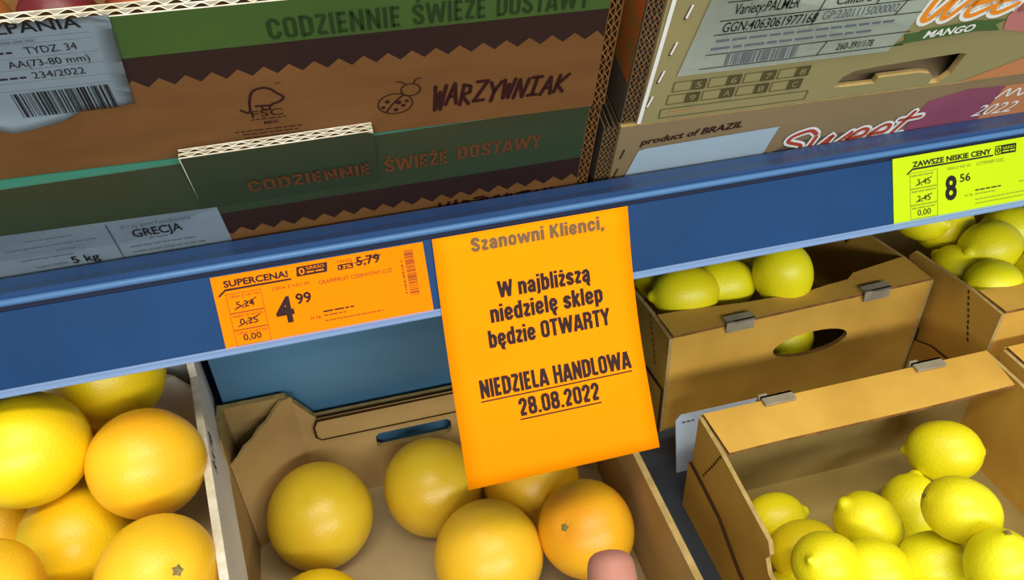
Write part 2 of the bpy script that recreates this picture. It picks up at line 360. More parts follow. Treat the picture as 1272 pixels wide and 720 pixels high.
shelf = thing('shelving_unit', 'blue metal supermarket shelving with a price rail along the front of its upper shelf', 'shelf', loc=(0, 0, 0))
X0, X1 = -0.85, 1.15
bm = bmesh.new(); box(bm, X0, X1, 0.50, 0.525, -1.0, 0.75); link('back_panel', bm, 'blue', shelf)
bm = bmesh.new(); box(bm, X0, X1, -0.40, 0.50, -0.345, -0.3225); box(bm, X0, X1, -0.42, -0.40, -0.40, -0.3225); link('base_shelf', bm, 'base', shelf)
bm = bmesh.new(); box(bm, X0, X1, -0.36, -0.34, -1.0, -0.345); link('plinth', bm, 'dark_metal', shelf)
M['riser'] = mat('blue_riser_metal', '#4f7a94', '#446e88', 5, 0.45, 0.05, 60, stretch=(0.15, 1, 4))
bm = bmesh.new(); box(bm, -0.2000, 0.190, 0.1375, 0.50, -0.3222, -0.055); link('added_riser', bm, 'riser', shelf)  # added step, set close behind the crate so front light reaches it
def extrude_profile(bm, prof, x0, x1, mi=0, segs=1):
    n = len(prof)
    for s in range(segs):
        xa = x0 + (x1 - x0) * s / segs; xb = x0 + (x1 - x0) * (s + 1) / segs
        a = [bm.verts.new((xa, p[0], p[1])) for p in prof]; b = [bm.verts.new((xb, p[0], p[1])) for p in prof]
        for i in range(n): bm.faces.new((a[i], a[(i + 1) % n], b[(i + 1) % n], b[i])).material_index = mi
        if s == 0: bm.faces.new(a).material_index = mi
        if s == segs - 1: bm.faces.new(b[::-1]).material_index = mi
bm = bmesh.new()   # sloping tray of the upper shelf with its front lip
sl = math.tan(R(20))
extrude_profile(bm, [(0.0275, 0.0585), (0.0300, 0.0590), (0.046, 0.0535), (0.0615, 0.051), (0.0625, -0.016), (0.50, -0.016 + sl * 0.4375), (0.50, -0.030 + sl * 0.4375),
                     (0.058, -0.030), (0.0585, 0.046), (0.046, 0.0500), (0.0275, 0.053)], X0, X1)
upper = link('upper_shelf', bm, 'blue', shelf)
RAIL = Matrix.Rotation(R(-24), 4, 'X')
def rail_pt(x, y, z): return RAIL @ Vector((x, y, z))
def rail_prof(pts): return [tuple(rail_pt(0, p[0], p[1]).yz) for p in pts]
bm = bmesh.new()
extrude_profile(bm, rail_prof([(0.0, -0.002), (0.0, 0.0545), (0.004, 0.0545), (0.004, -0.002)]), X0, X1, 0)
extrude_profile(bm, rail_prof([(0.0035, 0.054), (0.0035, 0.0585), (0.006, 0.0585), (0.006, 0.054)]), X0, X1, 1)
rail = link('price_rail', bm, ['rail', 'gap'], shelf)
bm = bmesh.new()
extrude_profile(bm, rail_prof([(0.0015 - 0.0025 * math.sin(R(a)), 0.0600 - 0.0025 * math.cos(R(a))) for a in range(0, 360, 24)]), X0, X1)
link('rail_bead', bm, 'bead', rail, smooth=False)
bm = bmesh.new()
for z in (-0.0012, 0.0024):
    extrude_profile(bm, rail_prof([(-0.0012 - 0.0011 * math.sin(R(a)), z + 0.0011 * math.cos(R(a))) for a in range(0, 360, 45)]), X0, X1)
extrude_profile(bm, rail_prof([(-0.0016, -0.001), (-0.0016, 0.0024), (-0.0011, 0.0024), (-0.0011, -0.001)]), X0, X1)
link('clear_holder_edge', bm, 'clear', rail)

# ------------------------------------------------------------------ price tags and the notice
def ray_rail(): pass
tg = thing('price_tag', 'orange price tag reading SUPERCENA 4,99 in the blue rail, left of the notice', 'price tag', matrix=RAIL)
bm = bmesh.new()
box(bm, -0.1510, -0.0045, -0.0009, -0.0003, 0.001, 0.0537)
link('tag_paper', bm, 'tag', tg)
bm = bmesh.new(); yy = -0.00125
text(bm, 'SUPERCENA!', -0.1432, -0.1000, 0.0457, 0.0046, yy, 0, bold=0.03)
stroke(bm, [(-0.1475, 0.0402), (-0.1428, 0.0437), (-0.0988, 0.0437)], 0.0012, yy, 0)
sheet(bm, [(-0.0945, 0.0445), (-0.0735, 0.0445), (-0.0725, 0.0512), (-0.0935, 0.0512)], yy, 0)
text(bm, '0', -0.0925, -0.0885, 0.0456, 0.0046, yy - 0.0003, 1, bold=0.02)
text(bm, '%RRSO', -0.0874, -0.0748, 0.0482, 0.0022, yy - 0.0003, 1)
fine_print(bm, -0.0874, -0.0748, 0.0458, 0.0014, yy - 0.0003, 1, seed=5)
text(bm, 'TANIEJ', -0.0662, -0.0556, 0.0490, 0.0018, yy, 2)
sheet(bm, [(-0.0662, 0.0440), (-0.0555, 0.0440), (-0.0551, 0.0478), (-0.0657, 0.0478)], yy, 0)
text(bm, '13%', -0.0650, -0.0562, 0.0447, 0.0024, yy - 0.0003, 1, bold=0.02)
text(bm, '5,79', -0.0528, -0.0362, 0.0450, 0.0062, yy, 0, bold=0.02)
bar(bm, (-0.054, 0.0470), (-0.0350, 0.0500), 0.0007, yy - 0.0001, 0)
text(bm, 'GRAPEFRUIT CZERWONY LUZ', -0.0806, -0.0292, 0.0364, 0.0027, yy, 2)
text(bm, 'CENA Z VAT 5%', -0.1125, -0.0868, 0.0378, 0.0021, yy, 2)
for z0, z1, s, lab in ((0.0270, 0.0405, '5,24', 'CENA Z VAT 5%'), (0.0148, 0.0265, '0,25', 'RABAT Z VAT 5%'), (0.0035, 0.0143, '0,00', 'CENA Z VAT 5%')):
    for a, b in (((-0.1432, z0), (-0.1200, z0)), ((-0.1200, z0), (-0.1200, z1)), ((-0.1200, z1), (-0.1432, z1)), ((-0.1432, z1), (-0.1432, z0))):
        bar(bm, a, b, 0.0003, yy, 2)
    text(bm, lab, -0.1415, -0.1215, z1 - 0.0030, 0.0016, yy, 2)
    text(bm, s, -0.1380, -0.1258, z0 + 0.0030, 0.0045, yy, 0, bold=0.01)
    if s != '0,00': stroke(bm, [(-0.1395, z0 + 0.0022), (-0.1240, z0 + 0.0085)], 0.0006, yy - 0.0001, 0)
text(bm, '4', -0.1132, -0.1008, 0.0142, 0.0187, yy, 0, bold=0.035)
text(bm, '99', -0.0982, -0.0876, 0.0254, 0.0076, yy, 0, bold=0.025)
text(bm, 'za kg', -0.0912, -0.0838, 0.0128, 0.0022, yy, 2)
fine_print(bm, -0.0814, -0.0575, 0.0160, 0.0014, yy, 0, seed=2); fine_print(bm, -0.0814, -0.0660, 0.0132, 0.0012, yy, 2, seed=8)
fine_print(bm, -0.0814, -0.0400, 0.0095, 0.0009, yy, 2, seed=4)
barcode(bm, -0.0190, -0.0125, 0.0170, 0.0505, yy, 2, n=30, vertical=True)
barcode(bm, -0.0222, -0.0208, 0.0190, 0.0440, yy, 2, n=16, seed=9, vertical=True)
link('printed_text', bm, ['ink_notice', 'tag', 'ink_orange'], tg)

tg = thing('price_tag', 'lime yellow price tag reading ZAWSZE NISKIE CENY 8,56 in the blue rail', 'price tag', matrix=RAIL)
bm = bmesh.new(); box(bm, 0.3745, 0.5205, -0.0009, -0.0003, -0.0005, 0.0555); link('tag_paper', bm, 'lime', tg)
bm = bmesh.new()
text(bm, 'ZAWSZE NISKIE CENY', 0.3921, 0.4655, 0.0464, 0.0044, yy, 0, bold=0.03)
stroke(bm, [(0.3875, 0.0415), (0.3920, 0.0448), (0.4670, 0.0448)], 0.0012, yy, 0)
for a, b in (((0.4692, 0.0450), (0.4886, 0.0450)), ((0.4886, 0.0450), (0.4890, 0.0515)), ((0.4890, 0.0515), (0.4698, 0.0515)), ((0.4698, 0.0515), (0.4692, 0.0450))): bar(bm, a, b, 0.0008, yy, 0)
sheet(bm, [(0.4748, 0.0450), (0.4886, 0.0450), (0.4890, 0.0515), (0.4752, 0.0515)], yy, 0)
text(bm, '0', 0.4706, 0.4742, 0.0461, 0.0044, yy - 0.0001, 0, bold=0.02)
text(bm, '%RRSO', 0.4760, 0.4878, 0.0482, 0.0022, yy - 0.0003, 1); fine_print(bm, 0.4760, 0.4878, 0.0460, 0.0014, yy - 0.0003, 1, seed=6)
for z0, z1, s in ((0.0290, 0.0415, '3,45'), (0.0155, 0.0285, '2,45'), (0.0040, 0.0150, '0,00')):
    for a, b in (((0.3898, z0), (0.4150, z0)), ((0.4150, z0), (0.4150, z1)), ((0.4150, z1), (0.3898, z1)), ((0.3898, z1), (0.3898, z0))): bar(bm, a, b, 0.00035, yy, 2)
    fine_print(bm, 0.3912, 0.4135, z1 - 0.0030, 0.0015, yy, 2, seed=int(z0 * 1e4))
    text(bm, s, 0.3962, 0.4085, z0 + 0.0022, 0.0048, yy, 0)
    if s != '0,00': stroke(bm, [(0.3950, z0 + 0.0022), (0.4098, z0 + 0.0075)], 0.0006, yy - 0.0001, 0)
text(bm, '8', 0.4222, 0.4330, 0.0150, 0.0200, yy, 0, bold=0.03)
text(bm, '56', 0.4360, 0.4458, 0.0277, 0.0064, yy, 0, bold=0.012)
text(bm, 'CENA Z VAT 5%', 0.4240, 0.4460, 0.0392, 0.0020, yy, 2); text(bm, 'CYTRYNY LUZ', 0.4518, 0.4775, 0.0388, 0.0026, yy, 2)
text(bm, 'za kg', 0.4405, 0.4480, 0.0150, 0.0020, yy, 2)
fine_print(bm, 0.4505, 0.4750, 0.0180, 0.0014, yy, 0, seed=3); fine_print(bm, 0.4505, 0.4690, 0.0150, 0.0012, yy, 2, seed=7)
fine_print(bm, 0.4505, 0.4980, 0.0105, 0.0010, yy, 2, seed=12); fine_print(bm, 0.4505, 0.4980, 0.0072, 0.0010, yy, 2, seed=13)
fine_print(bm, 0.4930, 0.5060, 0.0190, 0.0012, yy, 2, seed=14)
link('printed_text', bm, ['ink', 'lime', 'ink_lime'], tg)

# hanging notice: A5 sheet slipped behind the rail's film, curling away from the rail towards the bottom
NW, NH = 0.148, 0.185
def notice(u, off, v):
    """u to the right from the left edge, v downwards negative from the top edge (metres on the paper)"""
    t = -v / NH; s = -v
    # arc-length integration of a sheet whose slope grows from the rail's 24 degrees
    y, z = 0.0, 0.0
    n = 12
    for k in range(n):
        tt = t * (k + 0.5) / n; th = R(24 + NB * min(1, max(0, (tt - 0.15) / 0.55)))
        y -= math.sin(th) * s / n; z -= math.cos(th) * s / n
    th = R(24 + NB * min(1, max(0, (t - 0.15) / 0.55)))
    base = rail_pt(0, -0.0021, 0.0545)
    tw = (u / NW - 0.5) * 0.003 * t * t      # one corner hangs a touch further out
    nrm = Vector((0, -math.cos(th), math.sin(th)))
    return Vector((0.0022 + u - 0.0057 * t, base.y + y, base.z + z)) + nrm * (off + tw + 0.0015 * math.sin(math.pi * u / NW) * t)
NB = 17.0
nt_ = thing('paper_notice', 'orange paper notice with black Polish text on Sunday opening, hanging from the blue rail', 'notice')
bm = bmesh.new(); nu, nv = 10, 16; front = []; back = []
for lay, off in ((front, 0.0), (back, -0.0003)):
    for j in range(nv + 1): lay.append([bm.verts.new(notice(NW * i / nu, off, -NH * j / nv)) for i in range(nu + 1)])
for j in range(nv):
    for i in range(nu):
        bm.faces.new((front[j][i], front[j + 1][i], front[j + 1][i + 1], front[j][i + 1])); bm.faces.new((back[j][i], back[j][i + 1], back[j + 1][i + 1], back[j + 1][i]))
for j in range(nv):
    for i in (0, nu): bm.faces.new((front[j][i], front[j + 1][i], back[j + 1][i], back[j][i]))
for i in range(nu):
    for j in (0, nv): bm.faces.new((front[j][i], front[j][i + 1], back[j][i + 1], back[j][i]))
link('notice_sheet', bm, 'orange', nt_, smooth=True)
bm = bmesh.new()
fN = lambda x, y, z: notice(x, 0.0004 - y, z)
block(bm, 'Szanowni Klienci,', 0.0272, 0.1285, -0.0139, 0.0099, 0, 1, fN)
link('notice_heading', bm, ['ink_notice', 'ink_film'], nt_)
bm = bmesh.new()
block(bm, 'W najbliższą', 0.0432, 0.1140, -0.0512, 0.0127, 0, 0, fN)
block(bm, 'niedzielę sklep', 0.0352, 0.1222, -0.0684, 0.0130, 0, 0, fN)
block(bm, 'będzie OTWARTY', 0.0314, 0.1254, -0.0866, 0.0130, 0, 0, fN)
link('notice_message', bm, ['ink_notice', 'ink_film'], nt_)
bm = bmesh.new()
block(bm, 'NIEDZIELA HANDLOWA', 0.0197, 0.1368, -0.1221, 0.0136, 0, 0, fN)
block(bm, '28.08.2022', 0.0463, 0.1086, -0.1404, 0.0131, 0, 0, fN)
for x0, x1, z in ((0.0193, 0.1370, -0.1244), (0.0459, 0.1090, -0.1427)):
    for k in range(8): bar(bm, (x0 + (x1 - x0) * k / 8, z), (x0 + (x1 - x0) * (k + 1) / 8, z), 0.0009, 0, 0, fN)
link('notice_date', bm, ['ink_notice', 'ink_film'], nt_)

# ------------------------------------------------------------------ upper shelf: green crates and mango boxes (tilted with the shelf)
TILT = Matrix.Rotation(R(20), 4, 'X') @ Matrix.Rotation(R(-1.4), 4, 'Z')
def frame(x, y, z, dy=0.0): return Matrix.Translation((x, y, z)) @ TILT @ Matrix.Translation((0, dy, 0))
WARZ = {  # hand-lettered capitals in a 1 x 1 box
 'W': [[(0, 1), (.28, 0), (.52, .75), (.78, 0), (1, 1)]], 'A': [[(0, 0), (.5, 1), (1, 0)], [(.2, .38), (.82, .38)]],
 'R': [[(.05, 0), (.05, 1), (.7, .9), (.75, .6), (.05, .48), (.9, 0)]], 'Z': [[(0, 1), (1, 1), (.05, 0), (1, .02)]],
 'Y': [[(0, 1), (.5, .5)], [(1, 1), (.5, .5), (.42, 0)]], 'N': [[(0, 0), (.12, 1), (.82, 0), (1, 1)]],
 'I': [[(.5, 0), (.5, 1)], [(.05, 1), (.95, 1)], [(.05, 0), (.95, 0)]], 'K': [[(.05, 0), (.1, 1)], [(.95, 1), (.1, .45), (.9, 0)]]}
def handwritten(bm, word, x0, x1, z0, h, w, y, mi, shear=0.18, rise=0.0):
    n = len(word); cw = (x1 - x0) / n
    for i, ch in enumerate(word):
        for st in WARZ[ch]:
            jz = (0.10 if i % 2 else -0.06) * h * (0.6 if i < 5 else 0.3)
            hh = h * (1.15 if i == 0 else 1.0 - 0.02 * i)
            stroke(bm, [(x0 + cw * i + p[0] * cw * 0.76 + shear * p[1] * h, z0 + jz + rise * i / n + p[1] * hh - (0.12 * h if i == 0 else 0)) for p in st], w, y, mi)
def zigzag(x0, x1, z_lo, z_hi, per):
    pts = []; x = x0
    while x < x1: pts += [(x, z_lo), (min(x + per / 2, x1), z_hi)]; x += per
    pts.append((x1, z_lo)); return pts

def crate(label, yaw, dy, dz, z0, z1, tab, zig_lo, zig_hi, gb, xr=0.2265, xl=-0.33, depth=0.31, green='green', d=0.0106):
    t = thing('produce_crate', label, 'crate', 'green printed crates on the upper shelf',
              matrix=Matrix.Translation((-0.1, 0.07, 0.05)) @ Matrix.Rotation(R(20), 4, 'X') @ Matrix.Translation((0, dy, dz)) @ Matrix.Rotation(R(yaw), 4, 'Z'))
    bm = bmesh.new()
    corrugated(bm, xl, xr, z0, z1, 0.0004, 2, lt=d / 2 - 0.0002, per=0.0110)
    front_p = link('front_panel', bm, ['cut', 'cut', 'fluting'], t)
    # printed outer liner: kraft below the zigzag, dark brown band, green above
    bm = bmesh.new()
    zz = zigzag(xl, xr, zig_lo, zig_hi, 0.0147)
    sheet(bm, [(xl, z0), (xr, z0)] + zz[::-1], -0.0004, 0)
    sheet(bm, [(xl, gb), (xr, gb)] + zz[::-1], -0.0004, 1)
    if tab: sheet(bm, [(xl, gb), (xr, gb), (xr, z1), (tab[1], z1), (tab[1], gb + 0.008), (tab[0], gb + 0.008), (tab[0], z1), (xl, z1)], -0.0004, 2)
    else: sheet(bm, [(xl, gb), (xr, gb), (xr, z1), (xl, z1)], -0.0004, 2)
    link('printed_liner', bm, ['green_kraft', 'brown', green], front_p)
    if tab:
        bm = bmesh.new()   # folded top edges on both sides of the tab
        for a_, b_ in ((xl, tab[0]), (tab[1], xr)): box(bm, a_, b_, -0.0006, d + 0.0006, z1 + 0.0003, z1 + 0.0009)
        link('folded_edge', bm, 'teal_cap', front_p)
        zb, zt = gb + 0.008, tab[2]   # raised tab, torn free along its top and leaning a little forward
        lean = lambda x, y, z: Vector((x, y - 0.0075 * (z - zb) / (zt - zb), z))
        bm = bmesh.new(); corrugated(bm, tab[0], tab[1], zb, zt - 0.0006, 0.0004, 2, lt=0.0036, per=0.0095, f=lambda a, b, c: lean(a, b, c))
        tb = link('raised_tab', bm, ['cut', 'cut', 'fluting'], front_p); tb['label'] = 'torn cardboard tab with white fluted edge'
        bm = bmesh.new(); sheet(bm, [(tab[0], zb), (tab[1], zb), (tab[1], zt - 0.003), (tab[1] - 0.004, zt - 0.0004), (tab[0] + 0.001, zt - 0.0004)], -0.0006, 0, lean)
        bmesh.ops.subdivide_edges(bm, edges=bm.edges[:], cuts=1)
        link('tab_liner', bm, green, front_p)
    for side, x in (('r', xr), ('l', xl - 0.009)):
        bm = bmesh.new()
        corrugated(bm, z0, z1 - (0.002 if tab else 0), 0.0, depth, x + 0.0004, 2, lt=0.0042, per=0.008, f=lambda a, b, c: Vector((b, c, a)))
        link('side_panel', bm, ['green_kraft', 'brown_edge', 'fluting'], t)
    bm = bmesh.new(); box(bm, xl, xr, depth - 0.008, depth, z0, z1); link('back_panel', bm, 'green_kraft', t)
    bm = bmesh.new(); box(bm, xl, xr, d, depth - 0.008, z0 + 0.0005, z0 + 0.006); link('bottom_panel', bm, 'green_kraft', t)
    return t
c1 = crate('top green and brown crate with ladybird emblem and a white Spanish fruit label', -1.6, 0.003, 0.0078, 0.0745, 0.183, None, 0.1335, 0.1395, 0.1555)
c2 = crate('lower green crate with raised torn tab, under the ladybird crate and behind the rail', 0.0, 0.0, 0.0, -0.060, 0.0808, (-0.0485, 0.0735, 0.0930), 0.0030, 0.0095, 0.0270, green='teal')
yp = -0.0008
bm = bmesh.new()
block(bm, 'CODZIENNIE', 0.0225, 0.0985, 0.1580, 0.0145, yp, 1, w=.15)
block(bm, 'ŚWIEŻE', 0.1050, 0.1490, 0.1580, 0.0145, yp, 1, w=.15)
block(bm, 'DOSTAWY', 0.1550, 0.2130, 0.1580, 0.0145, yp, 1, w=.15)
link('slogan_print', bm, ['ink_brown', 'ink_green'], c1)
bm = bmesh.new()
handwritten(bm, 'WARZYWNIAK', 0.1140, 0.2060, 0.0915, 0.0175, 0.0026, yp, 0)
link('name_lettering', bm, ['ink_brown', 'ink_green'], c1)
bm = bmesh.new()   # forest-label emblem with its small print
stroke(bm, [(-0.0045, 0.1080), (0.0002, 0.1055), (0.0020, 0.1140), (0.0050, 0.1215), (0.0110, 0.1240), (0.0160, 0.1225), (0.0190, 0.1190), (0.0225, 0.1150), (0.0195, 0.1118), (0.0150, 0.1105)], 0.0016, yp, 0, smooth=True)
stroke(bm, [(0.0050, 0.1100), (0.0145, 0.1095)], 0.0016, yp, 0); stroke(bm, [(0.0085, 0.1095), (0.0085, 0.1065), (0.0130, 0.1065), (0.0130, 0.1095)], 0.0013, yp, 0)
text(bm, 'FSC', 0.0008, 0.0200, 0.1010, 0.0055, yp, 0, bold=0.01); text(bm, 'TM', 0.0190, 0.0225, 0.1255, 0.0016, yp, 0)
fine_print(bm, 0.0, 0.0215, 0.0985, 0.0012, yp, 0, seed=31); text(bm, 'MIX', 0.0070, 0.0165, 0.0945, 0.0025, yp, 0, bold=0.02)
fine_print(bm, -0.0120, 0.0300, 0.0895, 0.0013, yp, 0, seed=32); fine_print(bm, -0.0080, 0.0270, 0.0868, 0.0012, yp, 0, seed=33)
fine_print(bm, -0.0070, 0.0300, 0.0836, 0.0012, yp, 0, seed=34)
link('certificate_emblem', bm, ['ink_brown'], c1)
bm = bmesh.new()   # ladybird emblem drawn in outline
stroke(bm, arc(0.0905, 0.0985, 0.0112, 0.0085, 0, 360, 26), 0.0009, yp, 0)
stroke(bm, arc(0.1010, 0.1090, 0.0062, 0.0050, -60, 300, 22), 0.0009, yp - 0.0001, 0)
stroke(bm, [(0.0965, 0.1055), (0.0900, 0.1000), (0.0845, 0.0925)], 0.0012, yp, 0, smooth=True)
for sx, sz, r_ in ((0.0855, 0.1010, 0.0014), (0.0925, 0.0995, 0.0016), (0.0955, 0.0965, 0.0013), (0.0905, 0.0935, 0.0014), (0.0980, 0.1000, 0.0012), (0.0825, 0.0965, 0.0012)):
    sheet(bm, arc(sx, sz, r_ * 1.25, r_, 0, 330, 11), yp - 0.0001, 0)
for a in ((( 0.0985, 0.1135), (0.0955, 0.1160), (0.0925, 0.1165)), ((0.1030, 0.1138), (0.1050, 0.1170), (0.1080, 0.1175))): stroke(bm, a, 0.0009, yp, 0, smooth=True)
link('ladybird_emblem', bm, ['ink_brown'], c1)
def curled(x, y, z, zb=0.126, amt=0.010):
    """label hangs free below zb and curls forward"""
    k = max(0.0, (zb - z) / 0.012)
    return Vector((x, y - 0.0010 - amt * k * k * 0.35, z + (0.0008 * k * k)))
bm = bmesh.new()   # white Spanish-fruit label, glued over the rim and curling at its lower edge
nx, nz = 16, 14
def lab_edge(z): return -0.0535 - (0.196 - z) * 0.115
rows = []
for j in range(nz + 1):
    row = []
    for i in range(nx + 1):
        t_ = i / nx; bot = 0.1205 + 0.0030 * math.sin(t_ * 9.0) - (0.004 if 0.55 < t_ < 0.8 else 0) + (0.002 if t_ > 0.94 else 0)
        z = 0.1855 + (bot - 0.1855) * j / nz; row.append(bm.verts.new(curled(-0.2200 + (lab_edge(z) + 0.2200) * t_, -0.0006, z)))
    rows.append(row)
for j in range(nz):
    for i in range(nx): bm.faces.new((rows[j][i], rows[j + 1][i], rows[j + 1][i + 1], rows[j][i + 1]))
bmesh.ops.solidify(bm, geom=bm.faces[:], thickness=0.0003)
l1 = link('paper_label', bm, 'paper', c1, smooth=True); l1['label'] = 'white printed label with curled lower edge'
bm = bmesh.new(); fl = lambda x, y, z: curled(x + 0.0045, y - 0.0012, z)
text(bm, 'HISZPANIA', -0.1360, -0.0745, 0.1800, 0.0066, 0, 0, fl, bold=0.012, rise=-0.0002)
for z in (0.1765, 0.1730, 0.1640, 0.1565, 0.1480, 0.1425): bar(bm, (-0.150, z), (-0.072, z), 0.00025, 0, 1, fl)
fine_print(bm, -0.1180, -0.0980, 0.1735, 0.0020, 0, 1, fl, seed=41); text(bm, 'TYDZ. 34', -0.1075, -0.0815, 0.1663, 0.0045, 0, 0, fl)
fine_print(bm, -0.1350, -0.1140, 0.1672, 0.0018, 0, 0, fl, seed=42)
text(bm, 'AA(73-80 mm)', -0.1195, -0.0780, 0.1580, 0.0045, 0, 0, fl); text(bm, '234/2022', -0.1105, -0.0835, 0.1497, 0.0045, 0, 0, fl)
fine_print(bm, -0.1350, -0.1140, 0.1503, 0.0018, 0, 0, fl, seed=43)
barcode(bm, -0.1270, -0.0750, 0.1230, 0.1405, 0, 0, fl, n=38)
link('printed_text', bm, ['ink', 'ink_soft'], l1)

bm = bmesh.new()
fT = lambda x, y, z: Vector((x, y - 0.0075 * (z - 0.034) / (0.0930 - 0.034) if x < 0.0735 else y, z))
block(bm, 'CODZIENNIE', -0.0145, 0.0690, 0.0480, 0.0120, -0.0019, 0, fT, w=.15); block(bm, 'ŚWIEŻE', 0.0780, 0.1240, 0.0440, 0.0130, -0.0012, 0, w=.15)
block(bm, 'DOSTAWY', 0.1310, 0.1930, 0.0455, 0.0130, yp, 0, w=.15)
link('slogan_print', bm, ['ink_red', 'ink_brown'], c2)
bm = bmesh.new()
handwritten(bm, 'WARZYWNIAK', 0.1140, 0.2060, -0.0165, 0.0160, 0.0026, yp, 1)
link('name_lettering', bm, ['ink_red', 'ink_brown'], c2)
bm = bmesh.new(); sheet(bm, [(-0.200, -0.020), (-0.0375, -0.0145), (-0.0392, 0.0355), (-0.1990, 0.0405)], -0.0012); bmesh.ops.solidify(bm, geom=bm.faces[:], thickness=0.0003)
l2 = link('paper_label', bm, 'paper', c2); l2['label'] = 'white printed label reading GRECJA 5 kg'
bm = bmesh.new(); yl = -0.0022; up = lambda x, y, z: Vector((x, y, z + 0.004))
bar(bm, (-0.1120, 0.0320), (-0.1125, -0.0130), 0.0005, yl, 0, up)
text(bm, 'GRECJA', -0.0990, -0.0662, 0.0145, 0.0082, yl, 0, up, bold=0.01); text(bm, 'Kraj pochodzenia', -0.1040, -0.0580, 0.0248, 0.0040, yl, 1, up)
text(bm, '5 kg', -0.1452, -0.1272, -0.0028, 0.0075, yl, 0, up, bold=0.012); text(bm, 'masa netto:', -0.1690, -0.1475, -0.0022, 0.0036, yl, 1, up)
for a, b, z, s in ((-0.180, -0.120, 0.0190, 51), (-0.165, -0.135, 0.0260, 52), (-0.150, -0.138, 0.0130, 53), (-0.175, -0.140, 0.0070, 54), (-0.175, -0.130, -0.0115, 55), (-0.105, -0.060, 0.0040, 56), (-0.105, -0.055, -0.0020, 57), (-0.105, -0.065, -0.0070, 58), (-0.090, -0.075, 0.0105, 59)):
    fine_print(bm, a, b, z, 0.0016, yl, 1, up, seed=s)
link('printed_text', bm, ['ink', 'ink_soft'], l2)

# nectarines showing over the rim of the ladybird crate
def sphere_fruit(r, squash=0.94, seg=24, rings=14):
    bm = bmesh.new(); bmesh.ops.create_uvsphere(bm, u_segments=seg, v_segments=rings, radius=r)
    for v in bm.verts:
        d = math.hypot(v.co.x, v.co.y) / r; a = math.atan2(v.co.y, v.co.x)
        v.co.z *= squash
        if v.co.z > 0: v.co.z -= r * 0.18 * math.exp(-(d / 0.22) ** 2)
        v.co.x *= 1 - 0.05 * math.exp(-((a - 1.57) / 0.25) ** 2)
    return bm
pm = None
for k in range(11):
    lx = -0.28 + 0.047 * k; r_ = 0.0225
    if pm is None:
        pm = link('nectarine', sphere_fruit(0.0225), 'peach', None, smooth=True); o = pm
    else: o = pm.copy(); COL.objects.link(o)
    o.matrix_world = c1.matrix_world @ Matrix.Translation((lx, 0.0355 + 0.003 * (k % 2), 0.157)) @ Matrix.Rotation(k * 1.3, 4, 'X') @ Matrix.Rotation(k * 2.1, 4, 'Z')
    tag(o, 'red and yellow nectarine just showing over the rim of the ladybird crate', 'nectarine', 'nectarines behind the ladybird crate rim')

def mango_box(label, xl, xr, z0, z1, dy, hole, depth=0.30, board='mango'):
    t = thing('mango_box', label, 'cardboard box', 'printed mango boxes on the upper shelf', matrix=frame(0.36, 0.066, 0.05, dy))
    bm = bmesh.new(); plate(bm, [(xl, z0), (xr, z0), (xr, z1), (xl, z1)], [hole] if hole else [], 0.0, 0.005, 0, edge_mi=1)
    fp = link('front_panel', bm, [board, 'kraft_edge'], t)
    for x in (xl - 0.0125, xr):
        bm = bmesh.new(); corrugated(bm, z0 + 0.0005, z1 - 0.0005, 0.002, depth, x + 0.0004, 3, lt=0.0038, per=0.0062, f=lambda a, b, c: Vector((b, c, a)))
        link('side_panel', bm, ['mango_side', 'brown_edge', 'fluting'], t)
    bm = bmesh.new(); box(bm, xl, xr, depth - 0.006, depth, z0, z1); link('back_panel', bm, board, t)
    bm = bmesh.new(); box(bm, xl, xr, 0.005, depth - 0.006, z0 + 0.0003, z0 + 0.004); link('bottom_panel', bm, 'mango_low', t)
    return t, fp
hole = [(-0.0365, 0.0590), (-0.0330, 0.0680), (-0.0250, 0.0730), (-0.0100, 0.0745), (0.0250, 0.0765), (0.0620, 0.0780), (0.0690, 0.0765), (0.0680, 0.0710), (0.0660, 0.0570), (0.0590, 0.0490), (0.0500, 0.0495), (0.0510, 0.0560),
        (0.0460, 0.0605), (0.0350, 0.0630), (0.0000, 0.0630), (-0.0010, 0.0575), (-0.0260, 0.0580)]
hole = [(p[0], p[1] + 0.0035) for p in hole]
m1, f1 = mango_box('upper mango box with black handle hole and green MANGO ribbon, white label at left', -0.1925, 0.225, 0.0508, 0.168, 0.0, hole)
m2, f2 = mango_box('lower mango box reading product of BRAZIL, behind the blue rail at right', -0.2045, 0.225, -0.0605, 0.0495, 0.0, None, board='mango_low')
bm = bmesh.new(); box(bm, -0.192, 0.22, 0.0055, 0.290, 0.162, 0.166); link('lid', bm, 'mango', m1)
# prints on the upper mango box
bm = bmesh.new(); sheet(bm, [(-0.1715, 0.0940), (-0.0060, 0.0935), (0.0020, 0.1150), (0.0120, 0.1670), (-0.1610, 0.1670)], -0.0010); bmesh.ops.solidify(bm, geom=bm.faces[:], thickness=0.0002)
ml = link('paper_label', bm, 'paper_pale', m1); ml['label'] = 'white printed variety label'
bm = bmesh.new(); yl = -0.0014
text(bm, 'Variety:PALMER', -0.1435, -0.0970, 0.1428, 0.0082, yl, 0, bold=0.005, shear=0.1); text(bm, 'GGN:4063061977168', -0.1480, -0.0790, 0.1290, 0.0078, yl, 0, bold=0.005, shear=0.1)
text(bm, 'Calibre 8', -0.0690, -0.0350, 0.1415, 0.0070, yl, 0); text(bm, 'Net weight 6kg', -0.0290, 0.0080, 0.1420, 0.0060, yl, 1)
text(bm, 'GP:2201115000002', -0.0750, -0.0170, 0.1300, 0.0070, yl, 1)
for z in (0.1530, 0.1385, 0.1272, 0.1105, 0.0985): bar(bm, (-0.152 + (0.1385 - z) * -0.1, z), (0.004, z), 0.0008, yl, 0)
